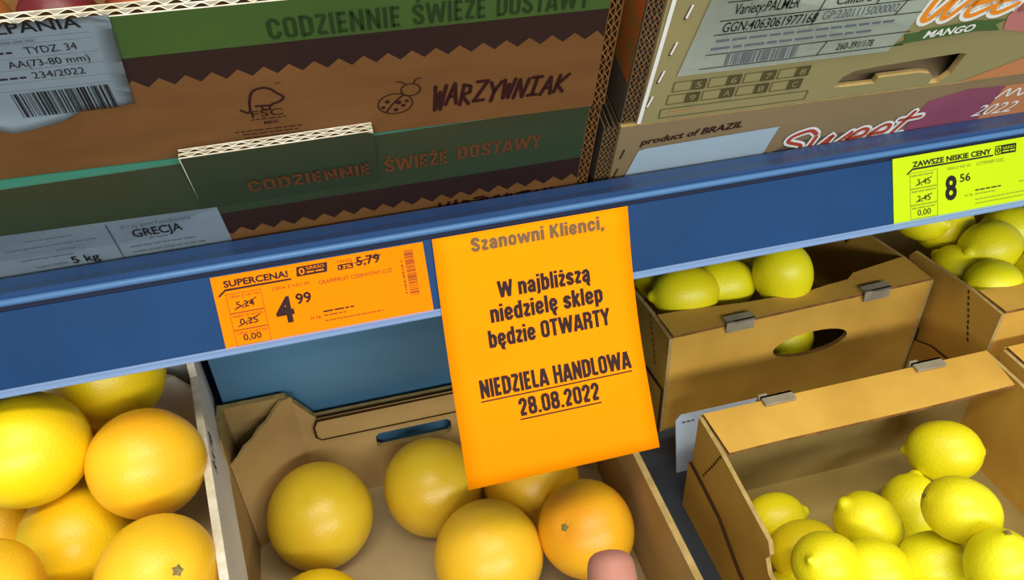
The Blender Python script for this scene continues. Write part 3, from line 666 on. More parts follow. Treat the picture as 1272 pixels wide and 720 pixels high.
for x, za, zb in ((-0.0775, 0.1272, 0.1530), (-0.0330, 0.1385, 0.1530), (-0.0130, 0.1272, 0.1385), (-0.0620, 0.0985, 0.1105)): bar(bm, (x - 0.004, za), (x, zb), 0.0008, yl, 0)
fine_print(bm, -0.1500, -0.0150, 0.1205, 0.0030, yl, 1, seed=61); fine_print(bm, -0.1520, -0.0300, 0.1140, 0.0030, yl, 1, seed=62)
barcode(bm, -0.1380, -0.0830, 0.0995, 0.1095, yl, 1, n=34, seed=5); text(bm, '260-391/178', -0.0520, -0.0230, 0.1010, 0.0060, yl, 0)
link('printed_text', bm, ['ink', 'ink_soft'], ml)
bm = bmesh.new()
for r_ in range(2):
    for k in range(4):
        x = -0.1715 - 0.002 * r_ + 0.0272 * k; z = 0.0795 - 0.0120 * r_
        for a, b in (((x, z), (x + 0.0245, z)), ((x + 0.0245, z), (x + 0.0245, z + 0.0088)), ((x + 0.0245, z + 0.0088), (x, z + 0.0088)), ((x, z + 0.0088), (x, z))): bar(bm, a, b, 0.0007, yp, 0)
        sheet(bm, [(x + 0.0140, z), (x + 0.0245, z), (x + 0.0245, z + 0.0088), (x + 0.0140, z + 0.0088)], yp, 0)
        text(bm, '56789ABC'[r_ * 4 + k], x + 0.0170, x + 0.0215, z + 0.0018, 0.0052, yp - 0.0003, 1)
for a, b in (((-0.1765, 0.0545), (-0.0580, 0.0545)), ((-0.0580, 0.0545), (-0.0580, 0.0632)), ((-0.0580, 0.0632), (-0.1765, 0.0632)), ((-0.1765, 0.0632), (-0.1765, 0.0545))): bar(bm, a, b, 0.0007, yp, 0)
fine_print(bm, -0.1700, -0.1450, 0.0585, 0.0016, yp, 2, seed=71)
link('check_box_print', bm, ['box_ink', 'mango', 'art_tan'], m1)
bm = bmesh.new()   # green ribbon with forked ends
sheet(bm, [(-0.0060, 0.0975), (0.0040, 0.1020), (0.0010, 0.1075), (0.0140, 0.1085), (0.0140, 0.0995)], yp, 0)
sheet(bm, [(0.0140, 0.0995), (0.0140, 0.1100), (0.0620, 0.1130), (0.0620, 0.1025)], yp - 0.0001, 0)
sheet(bm, [(0.0620, 0.1025), (0.0620, 0.1120), (0.0850, 0.1110), (0.0770, 0.1065), (0.0840, 0.1005)], yp, 0)
text(bm, 'MANGO', 0.0180, 0.0590, 0.1022, 0.0064, yp - 0.0004, 1, bold=0.025, shear=0.2, rise=0.0015)
link('ribbon_print', bm, ['art_green', 'art_white'], m1)
SWEET = {'S': [(.9, .82), (.62, 1), (.25, .85), (.25, .62), (.72, .40), (.75, .12), (.35, 0), (0, .14)],
         'w': [(0, .62), (.08, .1), (.28, .05), (.48, .60), (.52, .12), (.70, .04), (.98, .64)],
         'e': [(.05, .30), (.70, .36), (.72, .58), (.40, .64), (.10, .38), (.16, .06), (.50, 0), (.95, .18)],
         't': [(.45, 1.0), (.25, .12), (.45, 0), (.9, .12)]}
def script_word(bm, word, xs, z0, h, w, y, mi, shear=0.35, rise=0.0, back=None):
    n = len(word)
    for i, ch in enumerate(word):
        xa, xb = xs[i], xs[i + 1]; P = [(xa + p[0] * (xb - xa) + shear * p[1] * h, z0 + p[1] * h + rise * i / n) for p in SWEET[ch]]
        if back is not None: stroke(bm, P, w * 2.1, y + 0.0002, back, smooth=True)
        stroke(bm, P, w, y, mi, smooth=True, w2=w * 0.8)
        if ch == 't':
            Q = [(xa + shear * h * .66, z0 + .66 * h + rise), (xb + shear * h * .66 + 0.004, z0 + .72 * h + rise)]
            if back is not None: stroke(bm, Q, w * 2.1, y + 0.0003, back)
            stroke(bm, Q, w * 0.8, y, mi)
bm = bmesh.new()
script_word(bm, 'Sweet', (-0.040, 0.005, 0.040, 0.062, 0.084, 0.104), 0.1180, 0.034, 0.0048, -0.0006, 0, back=1)
link('script_lettering', bm, ['art_orange', 'art_white'], m1)
bm = bmesh.new()
sheet(bm, [(0.0870, 0.1010), (0.1060, 0.0960), (0.1700, 0.0960), (0.1700, 0.1660), (0.1150, 0.1660), (0.1020, 0.1330), (0.0900, 0.1250), (0.0830, 0.1130)], yp + 0.0002, 0)
sheet(bm, [(0.0800, 0.0509), (0.1350, 0.0509), (0.1700, 0.0620), (0.1700, 0.0760), (0.1300, 0.0700)], yp + 0.0002, 1)
link('fruit_print', bm, ['art_pink', 'art_tan'], m1)
bm = bmesh.new()
for x, z in ((-0.1765, 0.148), (-0.1805, 0.119), (-0.1842, 0.095), (-0.1880, 0.072)):
    bar(bm, (x - 0.0010, z - 0.0055), (x + 0.0014, z + 0.0045), 0.0016, yp, 0); bar(bm, (x - 0.0002, z - 0.0045), (x + 0.0022, z + 0.0058), 0.0015, yp - 0.0001, 1)
bar(bm, (-0.1915, 0.0515), (-0.1880, 0.1670), 0.0030, yp, 1)
link('staple', bm, ['groove', 'art_white'], m1)
bm = bmesh.new(); xs_ = -0.2052
for y0, y1, z0, z1, mi in ((0.004, 0.295, 0.088, 0.166, 0),): sheet(bm, [(y0, z0), (y1, z0), (y1, z1), (y0, z1)], xs_, mi, lambda a, b, c: Vector((b, a, c)))
link('side_print', bm, ['mango_art'], m1)
# prints on the lower mango box
bm = bmesh.new()
text(bm, 'product of BRAZIL', -0.1860, -0.1030, 0.0275, 0.0068, yp, 0, bold=0.02, shear=0.2, rise=0.0055)
link('printed_text', bm, ['ink_brown'], m2)
bm = bmesh.new(); sheet(bm, [(-0.1980, -0.0560), (-0.0800, -0.0560), (-0.0745, -0.0120), (-0.0690, 0.0275), (-0.1800, 0.0232), (-0.1860, 0.0215), (-0.1930, -0.0100)], yp)
link('blank_label', bm, ['paper'], m2)
bm = bmesh.new(); script_word(bm, 'Sweet', (-0.0680, -0.0360, -0.0030, 0.0170, 0.0370, 0.0520), -0.0095, 0.0275, 0.0038, yp - 0.0006, 0, back=1, rise=0.007)
sheet(bm, [(-0.0720, -0.0300), (-0.0700, -0.0060), (-0.0500, 0.0060), (0.0450, 0.0120), (0.0500, -0.0300)], yp + 0.0003, 2)
link('script_lettering', bm, ['art_red', 'art_white', 'mango_side'], m2)
bm = bmesh.new()
sheet(bm, [(0.0430, -0.0400), (0.0550, 0.0100), (0.0620, 0.0330), (0.0950, 0.0410), (0.1300, 0.0390), (0.1180, -0.0400)], yp + 0.0004, 0)
sheet(bm, [(0.1200, -0.0400), (0.1300, 0.0390), (0.1750, 0.0400), (0.1750, -0.0400)], yp + 0.0004, 1)
text(bm, '2022', 0.1150, 0.1560, 0.0070, 0.0120, yp, 2, shear=0.4); stroke(bm, [(0.128, 0.026), (0.136, 0.035), (0.138, 0.027), (0.146, 0.034), (0.150, 0.026), (0.160, 0.034)], 0.0018, yp, 2, smooth=True)
link('fruit_print', bm, ['art_purple', 'art_tan', 'art_white'], m2)
bm = bmesh.new()
for x, z in ((-0.2050 + 0.006, 0.020), (-0.1995 - 0.0015, -0.001)): bar(bm, (x - 0.0010, z - 0.0050), (x + 0.0012, z + 0.0050), 0.0014, yp, 0)
link('staple', bm, ['groove', 'art_white'], m2)

# ------------------------------------------------------------------ grapefruit crates on the base shelf
def side_poly(depth, h, corner, dip):   # low long side with taller corners, in (y,z)
    return [(0, 0), (depth, 0), (depth, h + dip), (depth - corner, h + dip), (depth - corner - 0.012, h), (corner + 0.012, h), (corner, h + dip), (0, h + dip)]
SWAP = lambda a, b, c: Vector((b, a, c))
def fruit_crate(label, matrix, w, depth, h, dip, wall, inner, floor_m, th=0.006, band=True, post=0.062, edge='kraft_edge'):
    """open crate, origin at its front-left-bottom corner; tall hollow corner posts, folded rim, slot handle in the end walls"""
    t = thing('grapefruit_crate', label, 'crate', 'open cardboard crates for grapefruit', matrix=matrix)
    bm = bmesh.new(); box(bm, 0.0, w, 0.0, depth, 0.0, 0.005); link('bottom_panel', bm, floor_m, t)
    for nm, y0 in (('back_wall', depth - th), ('front_wall', 0.0)):
        c = post; out = [(0, 0.005), (w, 0.005), (w, h + dip)] + [(w - c * 0.9, h + dip), (w - c - 0.004, h + dip * 0.55), (w - c - 0.016, h)] + [(c + 0.016, h), (c + 0.004, h + dip * 0.55), (c * 0.9, h + dip), (0, h + dip)]
        sx = w / 2 - 0.043; slot = [(sx, h - 0.061), (sx + 0.070, h - 0.061), (sx + 0.074, h - 0.057), (sx + 0.074, h - 0.044), (sx + 0.070, h - 0.040), (sx, h - 0.040), (sx - 0.004, h - 0.044), (sx - 0.004, h - 0.057)]
        bm = bmesh.new(); plate(bm, out, [slot], y0, y0 + th, 0, edge_mi=1)
        wl = link(nm, bm, [wall, edge], t)
        if band:   # folded-over rim strip
            bm = bmesh.new(); ya, yb = (y0 - 0.0035, y0 + 0.0) if nm == 'back_wall' else (y0 + th, y0 + th + 0.0035)
            plate(bm, [(c + 0.016, h - 0.028), (w - c - 0.016, h - 0.028), (w - c - 0.014, h + 0.001), (c + 0.018, h + 0.001), (c + 0.013, h - 0.012)], [], ya, yb, 0, edge_mi=1)
            if nm == 'back_wall':      # dark crease where the rim was folded over
                stroke(bm, [(w - c - 0.015, h - 0.0285), (c + 0.018, h - 0.0285), (c + 0.0135, h - 0.024), (c + 0.0135, h - 0.010), (c + 0.018, h - 0.0015), (w - c - 0.018, h - 0.0015)], 0.0020, ya - 0.0004, 1)
            link('rim_fold', bm, [wall, 'groove'], wl)
    for nm, x0 in (('left_wall', -th), ('right_wall', w)):
        bm = bmesh.new(); plate(bm, side_poly(depth, h, post * 0.75, dip), [], x0, x0 + th, 0, SWAP, edge_mi=1)
        link('side_wall', bm, [wall, edge], t)
    for cx, cy, sx, sy in ((0, 0, 1, 1), (w, 0, -1, 1), (0, depth, 1, -1), (w, depth, -1, -1)):   # diagonal flap of each hollow corner post
        bm = bmesh.new(); yo = th * sy
        a = Vector((cx + sx * 0.001, cy + yo + sy * post * 0.72, 0)); b = Vector((cx + sx * post, cy + yo, 0))
        n = (b - a).normalized(); nn = Vector((n.y, -n.x, 0)); nn = nn if nn.dot(Vector((sx, sy, 0))) > 0 else -nn
        L = (b - a).length; hz = h + dip
        prof = [(0, 0.005), (L, 0.005), (L, hz - 0.002), (L * 0.86, hz + 0.001)]
        k = 7
        for i in range(1, k): prof.append((L * (0.86 - 0.86 * i / k), hz - 0.001 - 0.030 * i / k + (0.0016 if i % 2 else -0.0012)))
        prof.append((0, hz - 0.032))
        plate(bm, prof, [], 0.0, 0.0035, 0, lambda x, y, z: a + n * x - nn * y + Vector((0, 0, z)), edge_mi=1)
        link('corner_post', bm, [inner, edge], t)
    return t
fruit_crate('sparse brown grapefruit crate under the orange notice, its cardboard bottom showing', Matrix.Translation((-0.1985, -0.272, -0.3224)), 0.3570, 0.402, 0.1245, 0.034, 'kraft_mid', 'kraft_mid', 'kraft_pale')
LM = Matrix.Translation((-0.2065, 0.125, -0.1905)) @ Matrix.Rotation(R(8.6), 4, 'Z') @ Matrix.Translation((-0.30, -0.36, 0))
cl = fruit_crate('white-lined grapefruit crate at the left, heaped with bright yellow fruit', LM, 0.294, 0.392, 0.093, 0.010, 'white_box', 'white_box', 'kraft_pale', edge='cut')
bm = bmesh.new(); fs = lambda a, b, c: Vector((0.3006 + b, a, c))
for k, ch in enumerate('BTAR'): text(bm, ch, 0.268 - 0.011 * k, 0.276 - 0.011 * k, 0.072, 0.0125, 0.0, 0, fs, bold=0.03)
link('printed_text', bm, ['ink'], cl)
fruit_crate('crate beneath the white-lined grapefruit crate at the left', Matrix.Translation((-0.520, -0.272, -0.3224)), 0.3000, 0.400, 0.1210, 0.010, 'kraft_mid', 'kraft_mid', 'kraft_pale', post=0.05)

# ------------------------------------------------------------------ lemon boxes on the base shelf
def lemon_box(label, matrix, w=0.310, depth=0.42, h=0.1315, wavy=True, group='brown lemon boxes with folded top flaps'):
    """origin front-left-bottom. Each end has a folded-in top flap with two grey locking tabs; side walls dip in the middle."""
    t = thing('lemon_box', label, 'cardboard box', group, matrix=matrix); th = 0.005
    bm = bmesh.new(); box(bm, 0.0, w, 0.0, depth, 0.0, 0.004); link('bottom_panel', bm, 'kraft_in', t)
    ov = arc(w * 0.55, h * 0.60, 0.047, 0.017, 0, 345, 23)
    for nm, s in (('front_wall', 0), ('back_wall', 1)):
        y0 = 0.0 if s == 0 else depth - th
        bm = bmesh.new(); plate(bm, [(0, 0.004), (w, 0.004), (w, h - 0.0035), (0, h - 0.0035)], [ov] if s == 0 else [], y0, y0 + th, 0, edge_mi=1)
        wl = link(nm, bm, ['kraft' if s == 0 else 'kraft_in', 'brown_edge'], t)
        if s == 1:
            bm = bmesh.new(); plate(bm, [(0, 0.0), (w, 0.0), (w, h - 0.0035), (0, h - 0.0035)], [ov], depth, depth + 0.003, 0); link('outer_wall', bm, 'kraft', wl)
        fw = 0.047   # folded-in flap
        if wavy and s == 0: inner = [(0, fw * 0.84), (0.030, fw * 0.80), (0.10, fw * 0.60), (0.170, fw * 0.50), (0.20, fw * 0.58), (0.226, fw * 0.62), (0.24, fw * 0.82), (w, fw * 1.02)]
        else: inner = [(0.004, fw), (0.06, fw * 0.98), (0.20, fw), (0.212, fw * 1.0), (w * 0.9, fw * 0.98), (w - 0.004, fw * 0.97)]
        ff = (lambda x, y, z: Vector((x, z, h - 0.0035 + y - 0.05 * z))) if s == 0 else (lambda x, y, z: Vector((x, depth - z, h - 0.0035 + y - 0.10 * z)))
        bm = bmesh.new(); plate(bm, [(w, 0.0), (0, 0.0)] + inner, [], 0.0, 0.0035, 0, ff, edge_mi=1)
        fp = link('top_flap', bm, ['kraft', 'brown_edge'], wl)
        for cx in (w * 0.245, w * 0.775):   # grey locking tabs
            bm = bmesh.new(); ye = -0.0025 if s == 0 else depth + 0.0025
            q = 1 if s == 0 else -1
            box(bm, cx - 0.016, cx + 0.016, min(ye, ye + q * 0.011), max(ye, ye + q * 0.011), h + 0.0004, h + 0.0030)
            box(bm, cx - 0.016, cx + 0.016, min(ye, ye + q * 0.0022), max(ye, ye + q * 0.0022), h - 0.011, h + 0.0030)
            box(bm, cx - 0.018, cx - 0.009, min(ye - q * 0.002, ye), max(ye - q * 0.002, ye), h - 0.006, h + 0.0042)
            link('locking_tab', bm, 'clip', wl)
    e = 0.135
    prof = [(0, 0), (depth, 0), (depth, h - 0.0035), (depth - 0.047, h - 0.004), (depth - 0.09, h - 0.009), (depth - e, h - 0.014), (depth - e - 0.006, h - 0.024), (depth - e - 0.002, h - 0.034), (depth - e - 0.010, h - 0.046),
            (e + 0.010, h - 0.046), (e + 0.002, h - 0.034), (e + 0.006, h - 0.024), (e, h - 0.014), (0.09, h - 0.009), (0.047, h - 0.004), (0, h - 0.0035)]
    low = [(0, 0), (depth, 0), (depth, 0.066), (depth - 0.03, 0.064), (depth - 0.065, 0.060), (depth - 0.11, 0.040), (depth - 0.16, 0.030), (0.16, 0.030), (0.11, 0.040), (0.065, 0.060), (0.03, 0.064), (0, 0.066)]
    for x0, d in ((-0.004, -1), (w, 1)):
        bm = bmesh.new(); plate(bm, prof, [], x0, x0 + 0.004, 0, SWAP, edge_mi=1)
        sw = link('side_wall', bm, ['kraft', 'kraft_edge'], t)
        bm = bmesh.new(); xa = x0 - 0.0042 if d < 0 else x0 + 0.004 + 0.0007
        plate(bm, low, [], xa, xa + 0.0035, 0, SWAP, edge_mi=1)
        xb = x0 - 0.0006 if d < 0 else x0 + 0.0046
        rg = random.Random(4)
        for yy0 in (0.0475, depth - 0.0475):   # perforated fold running down from the flap corner
            sg = 1 if yy0 < depth / 2 else -1
            for i in range(9):
                a_ = i / 9; bar(bm, (yy0 - sg * 0.024 * a_ + rg.uniform(-.0008, .0008), h - 0.006 - 0.056 * a_), (yy0 - sg * 0.024 * (a_ + 0.07), h - 0.006 - 0.056 * (a_ + 0.07)), 0.0022, xb, 1, SWAP)
        link('outer_flap', bm, ['kraft', 'groove'], sw)
    return t
lemon_box('front lemon box at lower right, half empty with yellow top flap', Matrix.Translation((0.2370, 0.016 - 0.42, -0.3224)))
lemon_box('lemon box behind the half-empty one, with oval hand hole in its front', Matrix.Translation((0.2500, 0.1170, -0.3224)) @ Matrix.Rotation(R(1.6), 4, 'Z'), w=0.313, h=0.1420, depth=0.36)
lemon_box('full lemon box under the lime price tag at far right', Matrix.Translation((0.5760, 0.036, -0.3224)) @ Matrix.Rotation(R(-0.5), 4, 'Z'), w=0.31, h=0.1600, depth=0.40)
lemon_box('lemon box at the right edge of the photo, only a flap corner in view', Matrix.Translation((0.5720, 0.016 - 0.42, -0.3224)), h=0.1300)

# loose pale-blue card wedged between the two lemon boxes
bm = bmesh.new(); plate(bm, [(0.0, 0.0), (0.095, 0.0), (0.095, 0.070), (0.007, 0.070), (0.001, 0.064)], [], 0.0, 0.0012)
cd = link('paper_card', bm, 'card'); cd.matrix_world = Matrix.Translation((0.2400, 0.0560, -0.3222)) @ Matrix.Rotation(R(-16), 4, 'X')
tag(cd, 'pale blue paper card wedged upright between the two lemon boxes', 'card')
bm = bmesh.new(); fine_print(bm, 0.008, 0.022, 0.060, 0.002, -0.0004, 0, seed=91); link('printed_text', bm, ['ink'], cd)

# ------------------------------------------------------------------ fruit
def rot_to(axis, spin=0.0):
    return Vector(axis).normalized().to_track_quat('Z', 'Y') @ Quaternion((0, 0, 1), spin)
def grapefruit_mesh(r, seed):
    rg = random.Random(seed); bm = bmesh.new(); bmesh.ops.create_uvsphere(bm, u_segments=40, v_segments=26, radius=r)
    ax = rg.uniform(0, 6.28)
    for v in bm.verts:
        d = math.hypot(v.co.x, v.co.y) / r; a = math.atan2(v.co.y, v.co.x)
        k = 1 + 0.012 * math.sin(2 * a + ax) + 0.006 * math.sin(3 * a + ax)
        v.co.x *= k; v.co.y *= k; v.co.z *= 0.965
        if v.co.z > 0: v.co.z -= r * 0.045 * math.exp(-(d / 0.16) ** 2)
        else: v.co.z += r * 0.02 * math.exp(-(d / 0.12) ** 2)
    return bm
def calyx_mesh(r, s):
    bm = bmesh.new(); n = 10
    c = bm.verts.new((0, 0, r * 0.945)); ring = []
    for i in range(n):
        a = 2 * math.pi * i / n; rr = s * (1.0 if i % 2 else 0.65)
        ring.append(bm.verts.new((rr * math.cos(a), rr * math.sin(a), r * 0.932)))
    top = [bm.verts.new((s * 0.4 * math.cos(2 * math.pi * i / n), s * 0.4 * math.sin(2 * math.pi * i / n), r * 0.948)) for i in range(n)]
    for i in range(n):
        j = (i + 1) % n; bm.faces.new((ring[i], ring[j], top[j], top[i])); bm.faces.new((top[i], top[j], c))
    return bm
def grapefruit(p, d, m, axis, label, group, cm='calyx', cs=0.0042):
    o = link('grapefruit', grapefruit_mesh(d / 2, sum(map(ord, label)) % 99), m, None, smooth=True)
    o.location = p; o.rotation_mode = 'QUATERNION'; o.rotation_quaternion = rot_to(axis)
    tag(o, label, 'grapefruit', group)
    link('stem_scar', calyx_mesh(d / 2, cs), cm, o)
    return o
G1 = 'grapefruits in the sparse crate'; G2 = 'grapefruits heaped in the left crate'
grapefruit((-0.1311, 0.0613, -0.2668), 0.1016, 'grape_dull', (0.2, 0.3, -1), 'large dull yellow grapefruit alone at the left of the sparse crate', G1)
grapefruit((-0.0203, 0.0670, -0.2690), 0.0978, 'grape_dull', (0.4, 1, -0.3), 'dull yellow grapefruit at the back of the sparse crate, half hidden by the notice edge', G1)
grapefruit((0.0151, -0.0254, -0.2680), 0.1006, 'grape', (0.6, 0.8, -0.4), 'yellow-orange grapefruit at the front middle of the sparse crate', G1)
grapefruit((0.0762, 0.0490, -0.2718), 0.0951, 'grape_deep', (0.3, 1, 0.1), 'orange grapefruit mostly hidden under the bottom edge of the notice', G1)
grapefruit((0.1054, -0.0336, -0.2520), 0.0885, 'grape_deep', (-0.6012, -0.3392, 0.7235), 'orange-yellow grapefruit with a stem scar in view, beside the fingertip', G1)
grapefruit((-0.1391, -0.0480, -0.2735), 0.0900, 'grape_lemony', (-0.3, 0.4, -0.8), 'grapefruit cut by the bottom of the photo, in front of the lone dull one', G1)
grapefruit((-0.2296, -0.0031, -0.0866), 0.0836, 'grape_deep', (-0.643, -0.5437, -0.5393), 'deep yellow grapefruit on top of the left heap, nearest the crate wall', G2)
grapefruit((-0.3055, 0.0105, -0.0622), 0.0834, 'grape_lemony', (-0.5, 0.5, -0.6), 'bright yellow grapefruit at the left photo edge, topmost of the heap', G2)
grapefruit((-0.2677, 0.0946, -0.0737), 0.0910, 'grape_lemony', (0.2, 0.9, -0.2), 'bright yellow grapefruit at the back of the heap, cut by the rail', G2)
grapefruit((-0.2947, -0.0145, -0.1375), 0.0820, 'grape_lemony', (-0.833, -0.5272, -0.1676), 'yellow grapefruit low in the middle of the left heap, below the topmost one', G2)
grapefruit((-0.2182, -0.0924, -0.1027), 0.0792, 'grape_deep', (0.5525, -0.5107, 0.6587), 'yellow grapefruit with a small stem scar, bottom right of the left heap', G2)
grapefruit((-0.3031, 0.0852, -0.1461), 0.0759, 'grape_deep', (0, 1, 0), 'dark orange grapefruit glimpsed in the gap at the middle of the left heap', G2)
grapefruit((-0.3580, 0.0220, -0.1487), 0.0708, 'grape_deep', (0, 1, 0), 'small piece of a grapefruit under the topmost one, at the left photo edge', G2)
grapefruit((-0.3135, -0.0941, -0.0787), 0.0658, 'grape_deep', (-1, 0, 0), 'orange grapefruit in the bottom left corner of the photo', G2)
grapefruit((-0.2969, -0.0960, -0.1457), 0.0768, 'grape_lemony', (-0.35, 0.35, 0.85), 'grapefruit with pale green stem scar at the bottom of the left heap', G2, cm='pale_calyx', cs=0.009)

def lemon_mesh(r, L, seed, tip=1.0):
    """lathe: stem end at -Z, nipple at +Z"""
    rg = random.Random(seed); bm = bmesh.new(); H = L / 2; n = 34; rings = []
    for i in range(n + 1):
        t = i / n; z = -H + 2 * H * t
        body_lo, body_hi = -H * 0.95, H * (0.86 if tip else 0.98)
        c = (body_lo + body_hi) / 2; h = (body_hi - body_lo) / 2; u = (z - c) / h
        rad = r * math.sqrt(max(0.0, 1 - abs(u) ** 2.15)) if abs(u) < 1 else 0.0
        if tip and z > H * 0.45:
            q = (z - H * 0.45) / (H * 0.55); nip = r * 0.30 * math.sqrt(max(0, 1 - q ** 3)); rad = max(rad, nip * tip)
        if z < -H * 0.80:
            q = (-z - H * 0.80) / (H * 0.20); rad = max(rad, r * 0.20 * math.sqrt(max(0, 1 - q ** 4)))
        rings.append((z, rad))
    m = 30; ph = rg.uniform(0, 6)
    vs = []
    for z, rad in rings[1:-1]:
        vs.append([bm.verts.new((rad * (1 + 0.012 * math.sin(3 * a + ph) + 0.010 * math.sin(5 * a + 2 * ph)) * math.cos(a), rad * (1 + 0.012 * math.sin(3 * a + ph)) * math.sin(a), z)) for a in [2 * math.pi * k / m for k in range(m)]])
    for i in range(len(vs) - 1):
        for k in range(m): bm.faces.new((vs[i][k], vs[i][(k + 1) % m], vs[i + 1][(k + 1) % m], vs[i + 1][k]))
    a = bm.verts.new((0, 0, -H)); b = bm.verts.new((0, 0, H))
    for k in range(m): bm.faces.new((vs[0][(k + 1) % m], vs[0][k], a)); bm.faces.new((vs[-1][k], vs[-1][(k + 1) % m], b))
    return bm
def lemon(p, d, axis, label, group, m='lemon', kd=0.95, kl=1.22, stem=False, tip=1.0):
    r = d * kd / 2; L = d * kl
    o = link('lemon', lemon_mesh(r, L, sum(map(ord, label)) % 97, tip), m, None, smooth=True)
    o.location = p; o.rotation_mode = 'QUATERNION'; o.rotation_quaternion = rot_to(axis)
    tag(o, label, 'lemon', group)
    bm = bmesh.new(); n = 8; z0 = -L / 2
    c = bm.verts.new((0, 0, z0 - 0.0010)); rr = [bm.verts.new((0.0034 * (1 if i % 2 else 0.7) * math.cos(2 * math.pi * i / n), 0.0034 * (1 if i % 2 else 0.7) * math.sin(2 * math.pi * i / n), z0 - 0.0003)) for i in range(n)]
    for i in range(n): bm.faces.new((rr[i], rr[(i + 1) % n], c))
    link('stem_scar', bm, 'calyx', o)
    return o
L1, L2, L3 = 'lemons in the half-empty front box', 'lemons in the box with the hand hole', 'lemons in the full box at the right'
neg = lambda a: tuple(-c for c in a)
lemon((0.4690, -0.0440, -0.2510), 0.0625, neg((0.7516, -0.5619, 0.3456)), 'lemon highest in the photo of the half-empty box, resting against its back right corner', L1, tip=0.8)
lemon((0.3890, -0.1464, -0.1864), 0.0560, (0.8319, -0.4458, -0.3304), 'large lemon just below the highest one, its tip pointing right at the box wall', L1)
lemon((0.4245, -0.0726, -0.2848), 0.0593, neg((-0.4812, -0.6777, -0.556)), 'lemon tucked behind and left of the large one, stem scar at its lower left', L1)
lemon((0.3433, -0.1044, -0.2410), 0.0570, (-0.6285, 0.4858, 0.6075), 'plump lemon in the middle of the half-empty box, nub at its upper left', L1)
lemon((0.3714, -0.1576, -0.2356), 0.0553, (0.9572, -0.1463, 0.2497), 'lemon below the large one, bottom centre right of the half-empty box', L1)
lemon((0.3811, -0.1976, -0.1876), 0.0530, (-0.056, -0.259, -0.9643), 'lemon in the bottom right corner of the photo, stem end up', L1)
lemon((0.2730, -0.1440, -0.2172), 0.0564, (-0.7032, -0.1596, 0.6928), 'front lemon at the lower left of the half-empty box with a pale nub facing out', L1, tip=0.6)
lemon((0.3196, -0.1514, -0.2336), 0.0535, (0.8754, -0.4046, -0.2646), 'lemon at the bottom photo edge, right of the one with a pale nub', L1)
lemon((0.2920, -0.1002, -0.2666), 0.0585, (0.9842, -0.1309, 0.1195), 'lemon partly hidden behind the one with a pale nub', L1, 'lemon_deep')
lemon((0.2934, -0.0496, -0.2874), 0.0545, (0.9785, -0.0726, 0.193), 'lemon at the back left of the half-empty box, only its nub end over the wall', L1)
lemon((0.2660, -0.1260, -0.2934), 0.0500, (0.8754, -0.4046, -0.2646), 'sliver of a lemon at the very bottom against the left side wall', L1)
lemon((0.3636, -0.1495, -0.2875), 0.0540, (0.9138, -0.3575, -0.1928), 'sliver of a lemon between two others at the bottom photo edge', L1)
lemon((0.2925, 0.1855, -0.1845), 0.0640, (-0.9808, 0.1903, -0.0421), 'leftmost front lemon in the hand-hole box, beside the notice', L2, kl=1.3)
lemon((0.3473, 0.1978, -0.1930), 0.0650, (0.9531, -0.2961, 0.0624), 'lemon with its nub pointing right, centre of the hand-hole box', L2, kl=1.3)
lemon((0.4040, 0.1715, -0.1710), 0.0690, (0.2254, -0.1426, -0.9638), 'round lemon standing on end, rightmost and highest in the hand-hole box', L2, kl=1.12, tip=0)
lemon((0.3855, 0.2460, -0.2054), 0.0643, (1, 0.2, 0.1), 'lemon at the back of the hand-hole box, just under the rail', L2)
lemon((0.2951, 0.2428, -0.2016), 0.0650, (1, 0.1, 0.0), 'lemon at the back left of the hand-hole box, between notice and rail', L2)
lemon((0.4160, 0.1640, -0.2180), 0.0600, (1, 0.1, 0.0), 'lemon lying under the round one in the hand-hole box', L2)
lemon((0.4250, 0.1640, -0.2660), 0.0560, (1, 0.2, 0.1), 'lemon seen through the oval hand hole', L2)
L3o = Vector((0.01, 0.004, 0.0))
for p, d, ax, lb in (((0.5850, 0.1931, -0.1500), 0.0584, (0.3, -1, 0.2), 'lemon at the far left of the full box, peeking over its side wall'),
                     ((0.6240, 0.1959, -0.1707), 0.0632, (1, 0.3, 0.1), 'large lemon directly under the left part of the lime tag'),
                     ((0.7082, 0.2174, -0.1700), 0.0613, (1, 0.0, 0.1), 'lemon half hidden by the lower edge of the lime tag'),
                     ((0.6874, 0.1637, -0.1690), 0.0584, (0.8, -0.5, 0.2), 'lemon at the right photo edge, behind the biggest one of the full box'),
                     ((0.6342, 0.1366, -0.1670), 0.0657, (-0.9807, -0.162, 0.1092), 'biggest lemon in the middle of the full box'),
                     ((0.6000, 0.1380, -0.1880), 0.0540, (-0.4, 1, 0.2), 'lemon lying along the inside of the full box left wall'),
                     ((0.6060, 0.0900, -0.1780), 0.0560, (1, -0.1, -0.1), 'pale lemon at the front of the full box behind its flap'),
                     ((0.6675, 0.0940, -0.1790), 0.0569, (0.5, 0.8, 0.2), 'lemon at the right photo edge in the front row of the full box')):
    lemon(Vector(p) + L3o, d, ax, lb, L3, m='lemon' if 'pale' not in lb else 'lemon')

